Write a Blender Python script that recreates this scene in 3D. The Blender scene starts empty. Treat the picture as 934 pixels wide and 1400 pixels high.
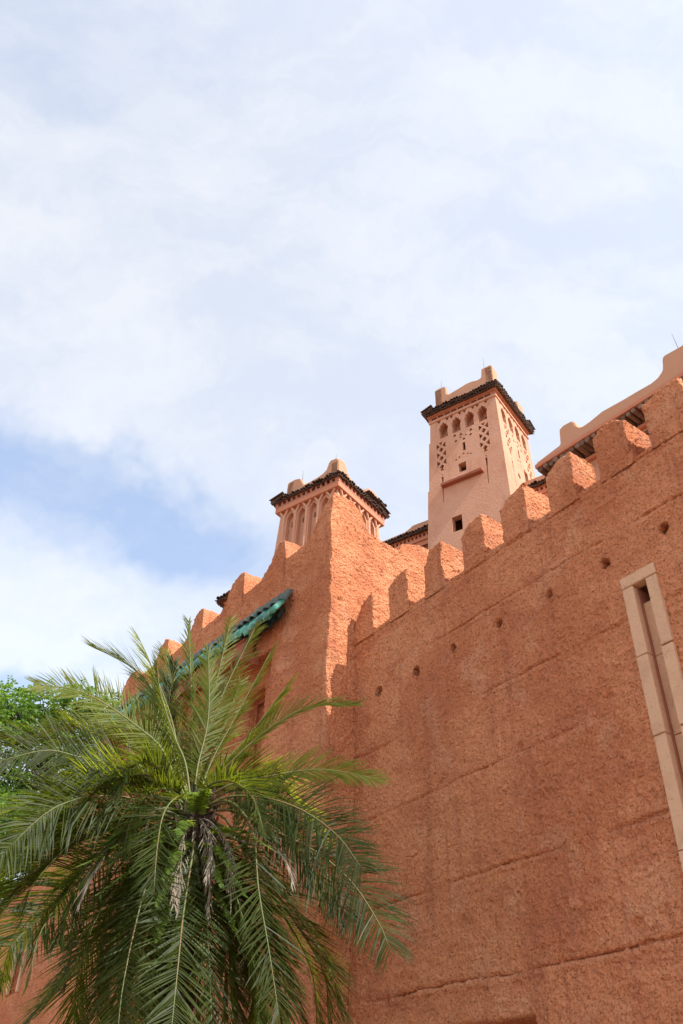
import bpy, bmesh, math, random
import numpy as np
from mathutils import Vector, Matrix
from mathutils.geometry import delaunay_2d_cdt
random.seed(7); RNG = np.random.RandomState(11)
sc = bpy.context.scene
COL = sc.collection

# ------------------------------------------------------------------ camera
F_PX, PITCH, ROLL = 1182.0, math.radians(38.4), math.atan2(38, 1490)
EYE = Vector((0, 0, 1.6))
cam_d = bpy.data.cameras.new('camera'); cam = bpy.data.objects.new('camera', cam_d); COL.objects.link(cam)
cam_d.sensor_fit = 'VERTICAL'; cam_d.sensor_height = 36.0; cam_d.lens = F_PX / 1400 * 36
cam_d.clip_start = 0.05; cam_d.clip_end = 5000
R0, U0 = Vector((1, 0, 0)), Vector((0, -math.sin(PITCH), math.cos(PITCH)))
FW = Vector((0, math.cos(PITCH), math.sin(PITCH)))
cr, sr = math.cos(ROLL), math.sin(ROLL)
RV, UV = R0 * cr + U0 * sr, -sr * R0 + U0 * cr
cam.matrix_world = Matrix(((RV.x, UV.x, -FW.x, 0), (RV.y, UV.y, -FW.y, 0), (RV.z, UV.z, -FW.z, EYE.z), (0, 0, 0, 1)))
sc.camera = cam

# ------------------------------------------------------------------ light
SUN_AZ, SUN_EL = 127.0, 47.0
sd = Vector((math.sin(math.radians(SUN_AZ)) * math.cos(math.radians(SUN_EL)),
             math.cos(math.radians(SUN_AZ)) * math.cos(math.radians(SUN_EL)), math.sin(math.radians(SUN_EL))))
ld = bpy.data.lights.new('sun', 'SUN'); ld.energy = 5.0; ld.angle = math.radians(0.53); ld.color = (1, .975, .94)
sun = bpy.data.objects.new('sun', ld); COL.objects.link(sun)
sun.rotation_euler = sd.to_track_quat('Z', 'Y').to_euler(); sun.location = (6, -6, 20)

world = bpy.data.worlds.new('World'); sc.world = world; world.use_nodes = True
wn, wl = world.node_tree.nodes, world.node_tree.links
wn.clear()
def N(nodes, typ, **kw):
    n = nodes.new(typ)
    for k, v in kw.items(): setattr(n, k, v)
    return n
def azel(az, el):
    a, e = math.radians(az), math.radians(el)
    return Vector((math.sin(a) * math.cos(e), math.cos(a) * math.cos(e), math.sin(e)))
w_out = N(wn, 'ShaderNodeOutputWorld'); bg = N(wn, 'ShaderNodeBackground')
sky = N(wn, 'ShaderNodeTexSky', sky_type='NISHITA', sun_disc=False)
sky.sun_elevation = math.radians(SUN_EL); sky.sun_rotation = math.radians(SUN_AZ)
sky.air_density = 1.0; sky.dust_density = 1.2; sky.ozone_density = 1.5
SKY_K = 0.135
tc = N(wn, 'ShaderNodeTexCoord')
# warp the direction with low noise, so that cloud edges are ragged
wz = N(wn, 'ShaderNodeTexNoise'); wz.inputs['Scale'].default_value = 3.2; wz.inputs['Detail'].default_value = 5; wz.inputs['Roughness'].default_value = .62
wl.new(tc.outputs['Generated'], wz.inputs['Vector'])
wsub = N(wn, 'ShaderNodeVectorMath', operation='SUBTRACT'); wl.new(wz.outputs['Color'], wsub.inputs[0]); wsub.inputs[1].default_value = (.5, .5, .5)
wsc = N(wn, 'ShaderNodeVectorMath', operation='SCALE'); wl.new(wsub.outputs[0], wsc.inputs[0]); wsc.inputs['Scale'].default_value = .26
wadd = N(wn, 'ShaderNodeVectorMath', operation='ADD'); wl.new(tc.outputs['Generated'], wadd.inputs[0]); wl.new(wsc.outputs[0], wadd.inputs[1])
def blob(az, el, ra, re, tilt=0.0):
    """soft ellipse of clear sky about one direction: 1 in the middle, 0 outside"""
    d = azel(az, el); r = Vector((d.y, -d.x, 0)).normalized(); u = r.cross(d)
    c, s = math.cos(math.radians(tilt)), math.sin(math.radians(tilt))
    a1, a2 = r * c + u * s, -r * s + u * c
    sb = N(wn, 'ShaderNodeVectorMath', operation='SUBTRACT'); wl.new(wadd.outputs[0], sb.inputs[0]); sb.inputs[1].default_value = d
    outs = []
    for ax, rad in ((a1, ra), (a2, re), (d, .45)):
        dt = N(wn, 'ShaderNodeVectorMath', operation='DOT_PRODUCT'); wl.new(sb.outputs[0], dt.inputs[0]); dt.inputs[1].default_value = ax / rad
        outs.append(dt.outputs['Value'])
    cx = N(wn, 'ShaderNodeCombineXYZ')
    for i, o in enumerate(outs): wl.new(o, cx.inputs[i])
    ln = N(wn, 'ShaderNodeVectorMath', operation='LENGTH'); wl.new(cx.outputs[0], ln.inputs[0])
    mr = N(wn, 'ShaderNodeMapRange', interpolation_type='SMOOTHSTEP'); wl.new(ln.outputs['Value'], mr.inputs[0])
    mr.inputs[1].default_value = 1.05; mr.inputs[2].default_value = .38
    mr.inputs[3].default_value = 0; mr.inputs[4].default_value = 1
    return mr.outputs[0]
def madd(a, b, op='ADD', clamp=False):
    m = N(wn, 'ShaderNodeMath', operation=op); m.use_clamp = clamp
    for i, v in enumerate((a, b)):
        if isinstance(v, (int, float)): m.inputs[i].default_value = v
        else: wl.new(v, m.inputs[i])
    return m.outputs[0]
clear = madd(blob(-29, 38.0, .22, .085, -12), .85, 'MULTIPLY')
for args, k in (((-15, 37.0, .20, .065, -14), .85), ((-24, 24.5, .13, .050, 0), 1.0), ((-46, 62, .30, .16, 20), .30), ((-75, 40, .5, .3, 0), .8), ((110, 20, .5, .18, 0), .6), ((190, 45, .6, .35, 10), .6)):
    clear = madd(1.0, madd(madd(1.0, clear, 'SUBTRACT'), madd(1.0, madd(blob(*args), k, 'MULTIPLY'), 'SUBTRACT'), 'MULTIPLY'), 'SUBTRACT')
# streaks: broad soft veil
cm = N(wn, 'ShaderNodeMapping'); wl.new(wadd.outputs[0], cm.inputs['Vector']); cm.inputs['Rotation'].default_value = (.3, .5, .9); cm.inputs['Scale'].default_value = (1.2, 2.6, 2.0)
cn = N(wn, 'ShaderNodeTexNoise'); wl.new(cm.outputs[0], cn.inputs['Vector']); cn.inputs['Scale'].default_value = 3.6; cn.inputs['Detail'].default_value = 9; cn.inputs['Roughness'].default_value = .60
vr = N(wn, 'ShaderNodeMapRange', interpolation_type='SMOOTHSTEP'); wl.new(cn.outputs['Fac'], vr.inputs[0]); vr.inputs[1].default_value = .36; vr.inputs[2].default_value = .66
vr.inputs[3].default_value = .32; vr.inputs[4].default_value = 0
clear2 = madd(madd(clear, .86, 'MULTIPLY'), vr.outputs[0], 'ADD', True)
cover = madd(1.0, clear2, 'SUBTRACT', True)
skm = N(wn, 'ShaderNodeVectorMath', operation='SCALE'); wl.new(sky.outputs[0], skm.inputs[0]); skm.inputs['Scale'].default_value = SKY_K
blue = N(wn, 'ShaderNodeMix', data_type='RGBA', blend_type='ADD'); blue.inputs[0].default_value = 1
wl.new(skm.outputs[0], blue.inputs[6]); blue.inputs[7].default_value = (.235, .27, .33, 1)
cc = N(wn, 'ShaderNodeMix', data_type='RGBA', blend_type='ADD'); cc.inputs[0].default_value = 1
sk2 = N(wn, 'ShaderNodeVectorMath', operation='SCALE'); wl.new(sky.outputs[0], sk2.inputs[0]); sk2.inputs['Scale'].default_value = .105
wl.new(sk2.outputs[0], cc.inputs[6]); cc.inputs[7].default_value = (.565, .545, .50, 1)
mx = N(wn, 'ShaderNodeMix', data_type='RGBA'); wl.new(cover, mx.inputs[0]); wl.new(blue.outputs[2], mx.inputs[6]); wl.new(cc.outputs[2], mx.inputs[7])
wl.new(mx.outputs[2], bg.inputs[0]); bg.inputs[1].default_value = 1.0
wl.new(bg.outputs[0], w_out.inputs[0])
sc.view_settings.view_transform = 'Standard'; sc.view_settings.look = 'None'
sc.view_settings.exposure = 0.42; sc.view_settings.gamma = 1.0
sc.cycles.max_bounces = 6; sc.cycles.diffuse_bounces = 4

# ------------------------------------------------------------------ helpers
def hdir(az): a = math.radians(az); return Vector((math.sin(a), math.cos(a), 0))
UP = Vector((0, 0, 1))
def sight(px, py, hd):
    """point of the place that lies hd metres away (on the ground plan) in a measured direction"""
    u, v = (px - 467) / F_PX, -(py - 700) / F_PX
    u2, v2 = u * cr - v * sr, u * sr + v * cr
    d = Vector((u2, math.cos(PITCH) - v2 * math.sin(PITCH), math.sin(PITCH) + v2 * math.cos(PITCH)))
    return EYE + d * (hd / math.hypot(d.x, d.y))
def tag(o, label=None, cat=None, group=None, kind=None):
    if label: o['label'] = label
    if cat: o['category'] = cat
    if group: o['group'] = group
    if kind: o['kind'] = kind
    return o
def empty(name, loc, label, cat, group=None):
    o = bpy.data.objects.new(name, None); COL.objects.link(o); o.location = loc; o.empty_display_size = .3
    return tag(o, label, cat, group)
def link(name, me, mat, parent=None, smooth=False, loc=None, rot=None):
    o = bpy.data.objects.new(name, me); COL.objects.link(o)
    if mat and not me.materials: me.materials.append(mat)
    if smooth: me.polygons.foreach_set('use_smooth', [True] * len(me.polygons))
    if parent:
        o.parent = parent
        q = parent; base = Vector()
        while q: base += Vector(q.location); q = q.parent
        o.location = (Vector(loc) if loc else Vector()) - base       # parents are never turned
    elif loc: o.location = loc
    if rot: o.rotation_euler = rot
    return o
class MB:
    def __init__(s): s.v = []; s.f = []
    def add(s, vs, fs):
        b = len(s.v); s.v += [tuple(v) for v in vs]; s.f += [tuple(b + i for i in f) for f in fs]
    def quad(s, a, b, c, d): s.add([a, b, c, d], [(0, 1, 2, 3)])
    def box(s, o, X, Y, Z):
        """box from corner o along the three edge vectors"""
        o = Vector(o); P = [o, o + X, o + X + Y, o + Y]; P += [p + Z for p in P]
        s.add(P, [(3, 2, 1, 0), (4, 5, 6, 7), (0, 1, 5, 4), (1, 2, 6, 5), (2, 3, 7, 6), (3, 0, 4, 7)])
    def tube(s, pts, rads, n=6, cap=True):
        rings = []
        for i, p in enumerate(pts):
            p = Vector(p); t = (Vector(pts[min(i + 1, len(pts) - 1)]) - Vector(pts[max(i - 1, 0)])).normalized()
            a = t.orthogonal().normalized() if i == 0 else (a - t * a.dot(t)).normalized()
            b = t.cross(a); r = rads[i] if isinstance(rads, (list, tuple)) else rads
            rings.append([p + (a * math.cos(k * 2 * math.pi / n) + b * math.sin(k * 2 * math.pi / n)) * r for k in range(n)])
        base = len(s.v)
        for r_ in rings: s.v += [tuple(q) for q in r_]
        for i in range(len(rings) - 1):
            for k in range(n):
                s.f.append((base + i * n + k, base + i * n + (k + 1) % n, base + (i + 1) * n + (k + 1) % n, base + (i + 1) * n + k))
        if cap:
            s.f.append(tuple(base + k for k in range(n))[::-1]); s.f.append(tuple(base + (len(rings) - 1) * n + k for k in range(n)))
    def mesh(s, name):
        me = bpy.data.meshes.new(name); me.from_pydata(s.v, [], s.f); me.update(); return me
    def build(s, name, mat, parent=None, smooth=False): return link(name, s.mesh(name), mat, parent, smooth)

# numpy noise
_T = RNG.rand(64, 64, 64).astype(np.float32) * 2 - 1
def vnoise(P):
    I = np.floor(P).astype(np.int64); f = P - I; f = f * f * (3 - 2 * f); I &= 63; J = (I + 1) & 63
    r = 0
    for a, wx in ((I[:, 0], 1 - f[:, 0]), (J[:, 0], f[:, 0])):
        for b, wy in ((I[:, 1], 1 - f[:, 1]), (J[:, 1], f[:, 1])):
            r = r + wx * wy * (_T[a, b, I[:, 2]] * (1 - f[:, 2]) + _T[a, b, J[:, 2]] * f[:, 2])
    return r
def fbm(P, sizes_amps):
    r = np.zeros(len(P))
    for i, (size, amp) in enumerate(sizes_amps):
        v = vnoise(P / size + 17.3 * i); r += amp * v if size > .07 else amp * (v - 3.2 * np.clip(v - .18, 0, 1))
    return r
def vnormals(P, Q):
    a, b, c, d = P[Q[:, 0]], P[Q[:, 1]], P[Q[:, 2]], P[Q[:, 3]]
    fn = np.cross(c - a, d - b); out = np.zeros_like(P)
    for k in range(4):
        for ax in range(3): out[:, ax] += np.bincount(Q[:, k], fn[:, ax], len(P))
    return out / np.maximum(np.linalg.norm(out, axis=1, keepdims=True), 1e-9)
def smooth_pts(P, Q, fixed, it):
    for _ in range(it):
        acc = np.zeros_like(P); cnt = np.zeros(len(P))
        for k in range(4):
            i, j = Q[:, k], Q[:, (k + 1) % 4]
            for ax in range(3):
                acc[:, ax] += np.bincount(i, P[j, ax], len(P)) + np.bincount(j, P[i, ax], len(P))
            cnt += np.bincount(i, minlength=len(P)) + np.bincount(j, minlength=len(P))
        N_ = acc / np.maximum(cnt, 1)[:, None]
        P = np.where(fixed[:, None], P, P * .4 + N_ * .6)
    return P
def mesh_np(name, P, Q, ngons=()):
    me = bpy.data.meshes.new(name)
    nl = len(Q) * 4 + sum(len(g) for g in ngons); nf = len(Q) + len(ngons)
    me.vertices.add(len(P)); me.vertices.foreach_set('co', np.ascontiguousarray(P, np.float32).ravel())
    me.loops.add(nl); li = np.concatenate([Q.ravel()] + [np.array(g) for g in ngons]) if ngons else Q.ravel()
    me.loops.foreach_set('vertex_index', li.astype(np.int32))
    st = np.concatenate([np.arange(len(Q)) * 4, len(Q) * 4 + np.cumsum([0] + [len(g) for g in ngons])[:-1]]) if ngons else np.arange(len(Q)) * 4
    me.polygons.add(nf); me.polygons.foreach_set('loop_start', st.astype(np.int32))
    me.update(calc_edges=True); me.validate()
    me.polygons.foreach_set('use_smooth', [True] * len(me.polygons)); return me
STUCCO = [(2.3, .018), (.6, .013), (.2, .007), (.09, .007), (.052, .013), (.030, .010)]
def stucco_solid(name, S, V, D, ztop, zbot, pos, front=None, it=3, amps=STUCCO, open_back=True, zfix=None):
    """Rough plastered solid: a box grid (S along, V 0..1 up, D depth, D[0] the front) whose top follows ztop(s, d).
    pos(s, z, d) gives world points; front(s, z) is relief on the front. Skin rounded and displaced by 3-D noise."""
    ns, nz, nd = len(S), len(V), len(D)
    i, j, k = np.meshgrid(np.arange(ns), np.arange(nz), np.arange(nd), indexing='ij')
    m = (i == 0) | (i == ns - 1) | (j == nz - 1) | (j == 0) | (k == 0) | (k == nd - 1)
    if open_back: m = (i == 0) | (i == ns - 1) | (j == nz - 1) | (k == 0)
    idx = -np.ones((ns, nz, nd), np.int64); idx[m] = np.arange(m.sum())
    ii, jj, kk = i[m], j[m], k[m]
    s, d = S[ii], D[kk]; zt = ztop(s, d); z = zbot + V[jj] * (zt - zbot)
    if zfix:                                   # rows below zfix stay level, only those above follow the outline
        zr = zbot + V[jj] * (zfix[1] - zbot); z = np.where(zr < zfix[0], zr, zfix[0] + (zr - zfix[0]) / (zfix[1] - zfix[0]) * (zt - zfix[0]))
    off = d.copy()
    if front is not None:
        fr = (kk == 0); off = off + np.where(fr, front(s, z), 0)
    P = pos(s, z, off)
    def grid(a): # a: 2-D index array
        return np.stack([a[:-1, :-1], a[1:, :-1], a[1:, 1:], a[:-1, 1:]], -1).reshape(-1, 4)
    Q = [grid(idx[:, :, 0]), grid(idx[0].T), grid(idx[-1]), grid(idx[:, -1, :])]
    if not open_back: Q += [grid(idx[:, :, -1].T), grid(idx[:, 0, :].T)]
    Q[1] = Q[1]; Q = np.concatenate(Q)
    # orientation: front face normal should point to +off
    fixed = (jj == 0) | (kk == nd - 1) if open_back else np.zeros(len(P), bool)
    P = smooth_pts(P, Q, fixed, it)
    Nn = vnormals(P, Q)
    disp = fbm(P, amps)
    P = P + Nn * (disp * np.where(fixed, 0, 1))[:, None]
    ng = []
    if open_back:
        ng.append(list(idx[:, 0, -1]) + list(idx[-1, 1:, -1]) + list(idx[-2::-1, -1, -1]) + list(idx[0, -2:0:-1, -1]))
        ng.append(list(idx[:, 0, 0]) + list(idx[-1, 0, 1:]) + list(idx[-2::-1, 0, -1]) + list(idx[0, 0, -2:0:-1]))
    me = mesh_np(name, P, Q, ng)
    bm = bmesh.new(); bm.from_mesh(me); bmesh.ops.recalc_face_normals(bm, faces=bm.faces); bm.to_mesh(me); bm.free()
    return me
def samples(pieces):
    """concatenate [(start, end, step)...]"""
    out = []
    for a, b, st in pieces:
        n = max(1, int(round(abs(b - a) / st))); out += list(np.linspace(a, b, n, endpoint=False))
    out.append(pieces[-1][1]); return np.array(out)
def sstep(x, a, b): t = np.clip((x - a) / (b - a), 0, 1); return t * t * (3 - 2 * t)

# ------------------------------------------------------------------ materials
def mat(name, base, rough=.9, var=(), bump=(), spec=.3, transl=None, obj_var=0.0, sheen=0, metallic=0):
    """var: (scale, lo, hi, colour, amount[, stretch]) noise patches of another colour; bump: (scale, distance, detail)"""
    m = bpy.data.materials.new(name); m.use_nodes = True; nt = m.node_tree; n, l = nt.nodes, nt.links
    b = n['Principled BSDF']; b.inputs['Roughness'].default_value = rough; b.inputs['Specular IOR Level'].default_value = spec
    b.inputs['Metallic'].default_value = metallic
    geo = N(n, 'ShaderNodeNewGeometry'); col = N(n, 'ShaderNodeRGB'); col.outputs[0].default_value = (*base, 1); cur = col.outputs[0]
    for v in var:
        scale, lo, hi, c2, amt = v[:5]; mp = N(n, 'ShaderNodeMapping'); l.new(geo.outputs['Position'], mp.inputs['Vector'])
        if len(v) > 5: mp.inputs['Scale'].default_value = v[5]
        t = N(n, 'ShaderNodeTexNoise'); t.inputs['Scale'].default_value = scale; t.inputs['Detail'].default_value = 6; t.inputs['Roughness'].default_value = .6
        l.new(mp.outputs[0], t.inputs['Vector'])
        r = N(n, 'ShaderNodeMapRange', interpolation_type='SMOOTHSTEP'); l.new(t.outputs['Fac'], r.inputs[0]); r.inputs[1].default_value = lo; r.inputs[2].default_value = hi; r.inputs[4].default_value = amt
        x = N(n, 'ShaderNodeMix', data_type='RGBA'); l.new(r.outputs[0], x.inputs[0]); l.new(cur, x.inputs[6]); x.inputs[7].default_value = (*c2, 1); cur = x.outputs[2]
    if obj_var:
        oi = N(n, 'ShaderNodeObjectInfo'); hs = N(n, 'ShaderNodeHueSaturation')
        r = N(n, 'ShaderNodeMapRange'); l.new(oi.outputs['Random'], r.inputs[0]); r.inputs[3].default_value = 1 - obj_var; r.inputs[4].default_value = 1 + obj_var
        l.new(r.outputs[0], hs.inputs['Value']); l.new(cur, hs.inputs['Color']); cur = hs.outputs[0]
    l.new(cur, b.inputs['Base Color'])
    prev = None
    for scale, dist, det in bump:
        if scale < 0:                                                # crumbs: cells of plaster grit
            t = N(n, 'ShaderNodeTexVoronoi', feature='SMOOTH_F1'); t.inputs['Scale'].default_value = -scale; t.inputs['Smoothness'].default_value = .35; t.inputs['Randomness'].default_value = 1
            h_ = t.outputs['Distance']; dist = -dist
        else:
            t = N(n, 'ShaderNodeTexNoise'); t.inputs['Scale'].default_value = scale; t.inputs['Detail'].default_value = det; t.inputs['Roughness'].default_value = .65
            h_ = t.outputs['Fac']
        l.new(geo.outputs['Position'], t.inputs['Vector'])
        bp = N(n, 'ShaderNodeBump'); bp.inputs['Strength'].default_value = 1; bp.inputs['Distance'].default_value = abs(dist); bp.invert = dist < 0
        l.new(h_, bp.inputs['Height'])
        if prev: l.new(prev, bp.inputs['Normal'])
        prev = bp.outputs[0]
    if prev: l.new(prev, b.inputs['Normal'])
    if transl:
        tr = N(n, 'ShaderNodeBsdfTranslucent'); tr.inputs[0].default_value = (*transl[0], 1)
        ms = N(n, 'ShaderNodeMixShader'); ms.inputs[0].default_value = transl[1]
        l.new(b.outputs[0], ms.inputs[1]); l.new(tr.outputs[0], ms.inputs[2]); l.new(ms.outputs[0], n['Material Output'].inputs[0])
    m.cycles.displacement_method = 'BUMP' if hasattr(m.cycles, 'displacement_method') else None
    return m
M = {}
M['stucco'] = mat('red_stucco', (.79, .320, .155), .95,
    var=[(.5, .42, .62, (.63, .22, .10), .9), (1.9, .52, .66, (.80, .39, .22), .5), (1.2, .52, .66, (.58, .20, .10), .6, (1, 1, 2.4)), (3.0, .52, .70, (.48, .165, .09), .5, (1.6, 1.6, .14)), (6, .56, .72, (.60, .23, .115), .5), (44, .55, .66, (.32, .085, .035), .85)],  # finest speckle: dirt plus the shade of small pits, put into the colour
    bump=[(-30, .022, 0), (24, .05, 3), (80, .012, 2)], spec=.12)
M['plaster'] = mat('pink_plaster', (.62, .335, .215), .92, var=[(1.1, .42, .7, (.56, .27, .16), .8), (3.5, .52, .75, (.44, .20, .13), .5, (1, 1, .25)), (30, .55, .7, (.45, .22, .15), .5)],
    bump=[(14, .022, 5), (60, .004, 3)], spec=.2)
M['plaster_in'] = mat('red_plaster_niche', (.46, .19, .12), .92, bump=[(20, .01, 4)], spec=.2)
M['plaster_tan'] = mat('tan_plaster', (.56, .30, .18), .92, var=[(1.3, .42, .7, (.52, .25, .15), .7)], bump=[(14, .010, 5)], spec=.2)
M['cornice'] = mat('orange_cornice', (.56, .23, .13), .85, var=[(2.0, .45, .7, (.48, .18, .10), .6)], bump=[(25, .006, 4)], spec=.25)
M['tile_dark'] = mat('brown_roof_tile', (.115, .07, .05), .8, var=[(9, .5, .72, (.16, .105, .075), .7), (3, .5, .7, (.035, .025, .02), .6)], bump=[(40, .006, 4)], spec=.3)
M['tile_green'] = mat('green_glazed_tile', (.03, .17, .11), .18, var=[(7, .45, .6, (.12, .36, .26), .8), (30, .60, .7, (.05, .07, .05), .5)], bump=[(30, .002, 3)], spec=.6, obj_var=.35)
M['tile_green_old'] = mat('weathered_green_tile', (.065, .105, .085), .55, var=[(18, .42, .62, (.20, .19, .16), .6), (40, .5, .7, (.03, .07, .05), .5)], bump=[(40, .004, 3)], spec=.4, obj_var=.25)
M['tile_pan'] = mat('dark_pan_tile', (.02, .045, .035), .6, spec=.3)  # dark colour stands in for shade in the gaps between cover tiles
M['beam'] = mat('red_painted_beam', (.36, .115, .06), .7, var=[(6, .45, .7, (.22, .07, .04), .6)], bump=[(40, .004, 4)], spec=.3)
M['log'] = mat('weathered_log', (.20, .125, .085), .85, var=[(12, .45, .7, (.10, .06, .04), .7)], bump=[(60, .006, 4)], spec=.2, obj_var=.3)
M['stone'] = mat('sandstone_frame', (.70, .42, .255), .85, var=[(3, .45, .7, (.58, .33, .195), .7), (25, .57, .7, (.36, .20, .13), .6)], bump=[(30, .012, 4), (70, .004, 4)], spec=.2, obj_var=.05)
M['rod'] = mat('lightning_rod_metal', (.13, .125, .12), .7)
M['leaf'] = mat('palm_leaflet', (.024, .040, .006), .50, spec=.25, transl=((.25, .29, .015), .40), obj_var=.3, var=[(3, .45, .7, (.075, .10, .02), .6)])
M['leaf_lit'] = mat('sunlit_palm_leaflet', (.085, .11, .010), .5, spec=.25, transl=((.50, .56, .04), .52), obj_var=.2, var=[(3, .45, .7, (.15, .14, .03), .6)])  # lighter copy of the leaflet, sunlit look put into its colour
M['leaf_dead'] = mat('dry_palm_leaflet', (.27, .22, .17), .8, transl=((.30, .25, .18), .25), obj_var=.2)
M['rachis'] = mat('palm_leaf_stalk', (.13, .15, .045), .5, var=[(4, .45, .65, (.22, .10, .05), .7)])
M['trunk'] = mat('palm_trunk_fibre', (.055, .035, .025), .95, var=[(12, .45, .7, (.14, .09, .06), .7)], bump=[(40, .02, 5)])
M['fern'] = mat('fern_leaf', (.10, .17, .025), .55, spec=.3, transl=((.42, .52, .05), .45), obj_var=.2)
M['tree_leaf'] = mat('tree_leaf', (.06, .13, .018), .5, spec=.3, transl=((.28, .45, .05), .5), var=[(.9, .4, .65, (.10, .17, .02), .7)])
M['bark'] = mat('dark_bark', (.05, .042, .035), .95, bump=[(12, .03, 5)])
M['pit'] = mat('dark_lead_lantern', (.02, .02, .022), .45, metallic=.6)
M['glass'] = mat('smoked_glass', (.05, .06, .06), .1, spec=.6)
M['paving'] = mat('terracotta_paving', (.28, .18, .125), .9, var=[(.6, .4, .7, (.25, .16, .11), .7), (20, .4, .7, (.22, .14, .095), .5)], bump=[(50, .004, 4)])
M['shadow_in'] = mat('painted_slot_shade', (.20, .085, .055), .95)  # dark tone painted for the shade inside the frieze slots

# ------------------------------------------------------------------ ground
g = MB()
for a in range(-3, 3):
    for b in range(-3, 3): g.quad((a * 400, b * 400, 0), (a * 400 + 400, b * 400, 0), (a * 400 + 400, b * 400 + 400, 0), (a * 400, b * 400 + 400, 0))
tag(g.build('ground', M['paving']), kind='structure')

# ------------------------------------------------------------------ crenellated wall on the right
w1, n1 = hdir(-35.2), hdir(-125.2); P0 = n1 * -7.0
nW, nN = np.array(w1), np.array(n1); nP0 = np.array(P0)
def pos1(s, z, d): return nP0 + np.outer(s, nW) + np.outer(d, nN) + np.outer(z, [0, 0, 1.])
def W(s, d, z): return P0 + w1 * s + n1 * d + UP * z
HOLES = [(8.88, 7.29), (8.04, 7.26), (7.28, 7.27), (6.44, 7.25), (5.59, 7.25), (4.75, 7.23), (3.96, 7.25), (3.13, 7.25)]
GROOVES = [(3.39, .022, 1), (4.41, .016, 1), (5.53, .012, -1), (6.45, .012, 1), (7.55, .022, 1), (8.30, .010, 1)]
def line_noise(s, k, size, seed): return vnoise(np.stack([s / size + seed * 7.7, np.full_like(s, seed * 3.1), np.zeros_like(s)], 1)) * k
def wall_front(s, z):
    h = np.zeros_like(s)
    for q, (gz, dep, sg) in enumerate(GROOVES):
        c = gz + line_noise(s, .024, 1.1, q) + line_noise(s, .010, .16, q + 9)
        stren = np.clip(.75 + line_noise(s, 1.4, .55, q + 20), .0, 1.6)
        x = (z - c)
        h -= 1.8 * dep * stren * np.exp(-(x / .017) ** 2)
        h += .45 * dep * stren * np.exp(-((x + .045 * sg) / .03) ** 2)
        h += .004 * np.tanh(x / .02) * (1 if q % 2 else -1)
    for q, (hs, hz) in enumerate(HOLES):                       # putlog holes, each a rough little shaft with a drip groove below
        dx, dz = (s - hs), (z - hz); wob = 1 + .09 * np.sin(3 * np.arctan2(dz, dx) + q * 2.1)
        r = np.sqrt(dx ** 2 + (dz * .85) ** 2) / (.054 * wob)
        h -= .60 * (1 - sstep(r, .88, 1.05)); h += .012 * np.exp(-((r - 1.35) / .25) ** 2)
        drip = np.exp(-((dx - .004) / .022) ** 2) * sstep(-dz, .0, .06) * (1 - sstep(-dz, .35 + .12 * (q % 3), .8)) * (1.2 if q in (0, 1) else .6)
        h -= .016 * drip
    for (vs, z0, z1, dep) in ((6.93, 3.4, 3.95, .018), (8.55, 6.5, 7.5, .010), (7.9, 6.45, 7.0, .008), (8.72, 3.4, 4.4, .008)):
        h -= dep * np.exp(-((s - vs - line_noise(z, .012, .3, vs)) / .014) ** 2) * (z > z0) * (z < z1)
    # a chipped patch and small scars
    for (cs, cz, r0, dep) in ((5.18, 3.55, .075, .05), (8.75, 3.36, .045, .05), (6.33, 5.62, .05, .03), (5.05, 5.72, .06, .035), (8.5, 5.45, .05, .02), (8.93, 7.68, .05, .015), (4.9, 6.6, .05, .02), (7.7, 5.58, .05, .02)):
        r = np.sqrt((s - cs) ** 2 + (z - cz) ** 2) / r0; h -= dep * (1 - sstep(r, .55, 1.1))
    # doorway head at the foot of the picture
    wd = sstep(s, 6.50, 6.53) * (1 - sstep(s, 7.78, 7.80)) * (1 - sstep(z, 2.975 + line_noise(s, .02, .5, 3), 3.01 + line_noise(s, .02, .5, 3)))
    h -= .34 * wd
    # bed of the stone slit surround
    h = np.where((s > 4.19) & (s < 4.58) & (z > 2.9) & (z < 6.90), -.40, h)
    return h
MERLONS = [(9.50, 9.03), (8.61, 8.18), (7.79, 7.39), (6.98, 6.53), (6.20, 5.73), (5.38, 4.94), (4.58, 4.10), (3.84, 3.32), (3.0, 2.52), (2.18, 1.70), (1.36, .88), (.54, .06)]
wall1 = empty('crenellated_wall', W(5, 0, 0), 'long rough red stucco wall with square battlements and a row of round holes', 'wall')
S1 = samples([(-1.0, 2.2, .20), (2.2, 9.50, .0115)]); V1 = np.concatenate([np.linspace(0, 2.3, 10, endpoint=False), np.linspace(2.3, 8.37, 530)]) / 8.37
link('wall_body', stucco_solid('wall_body', S1, V1, samples([(0, -.46, .03)]), lambda s, d: 8.37 + line_noise(s, .012, .5, 5), 0.0, pos1, wall_front, it=1), M['stucco'], wall1)
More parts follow.
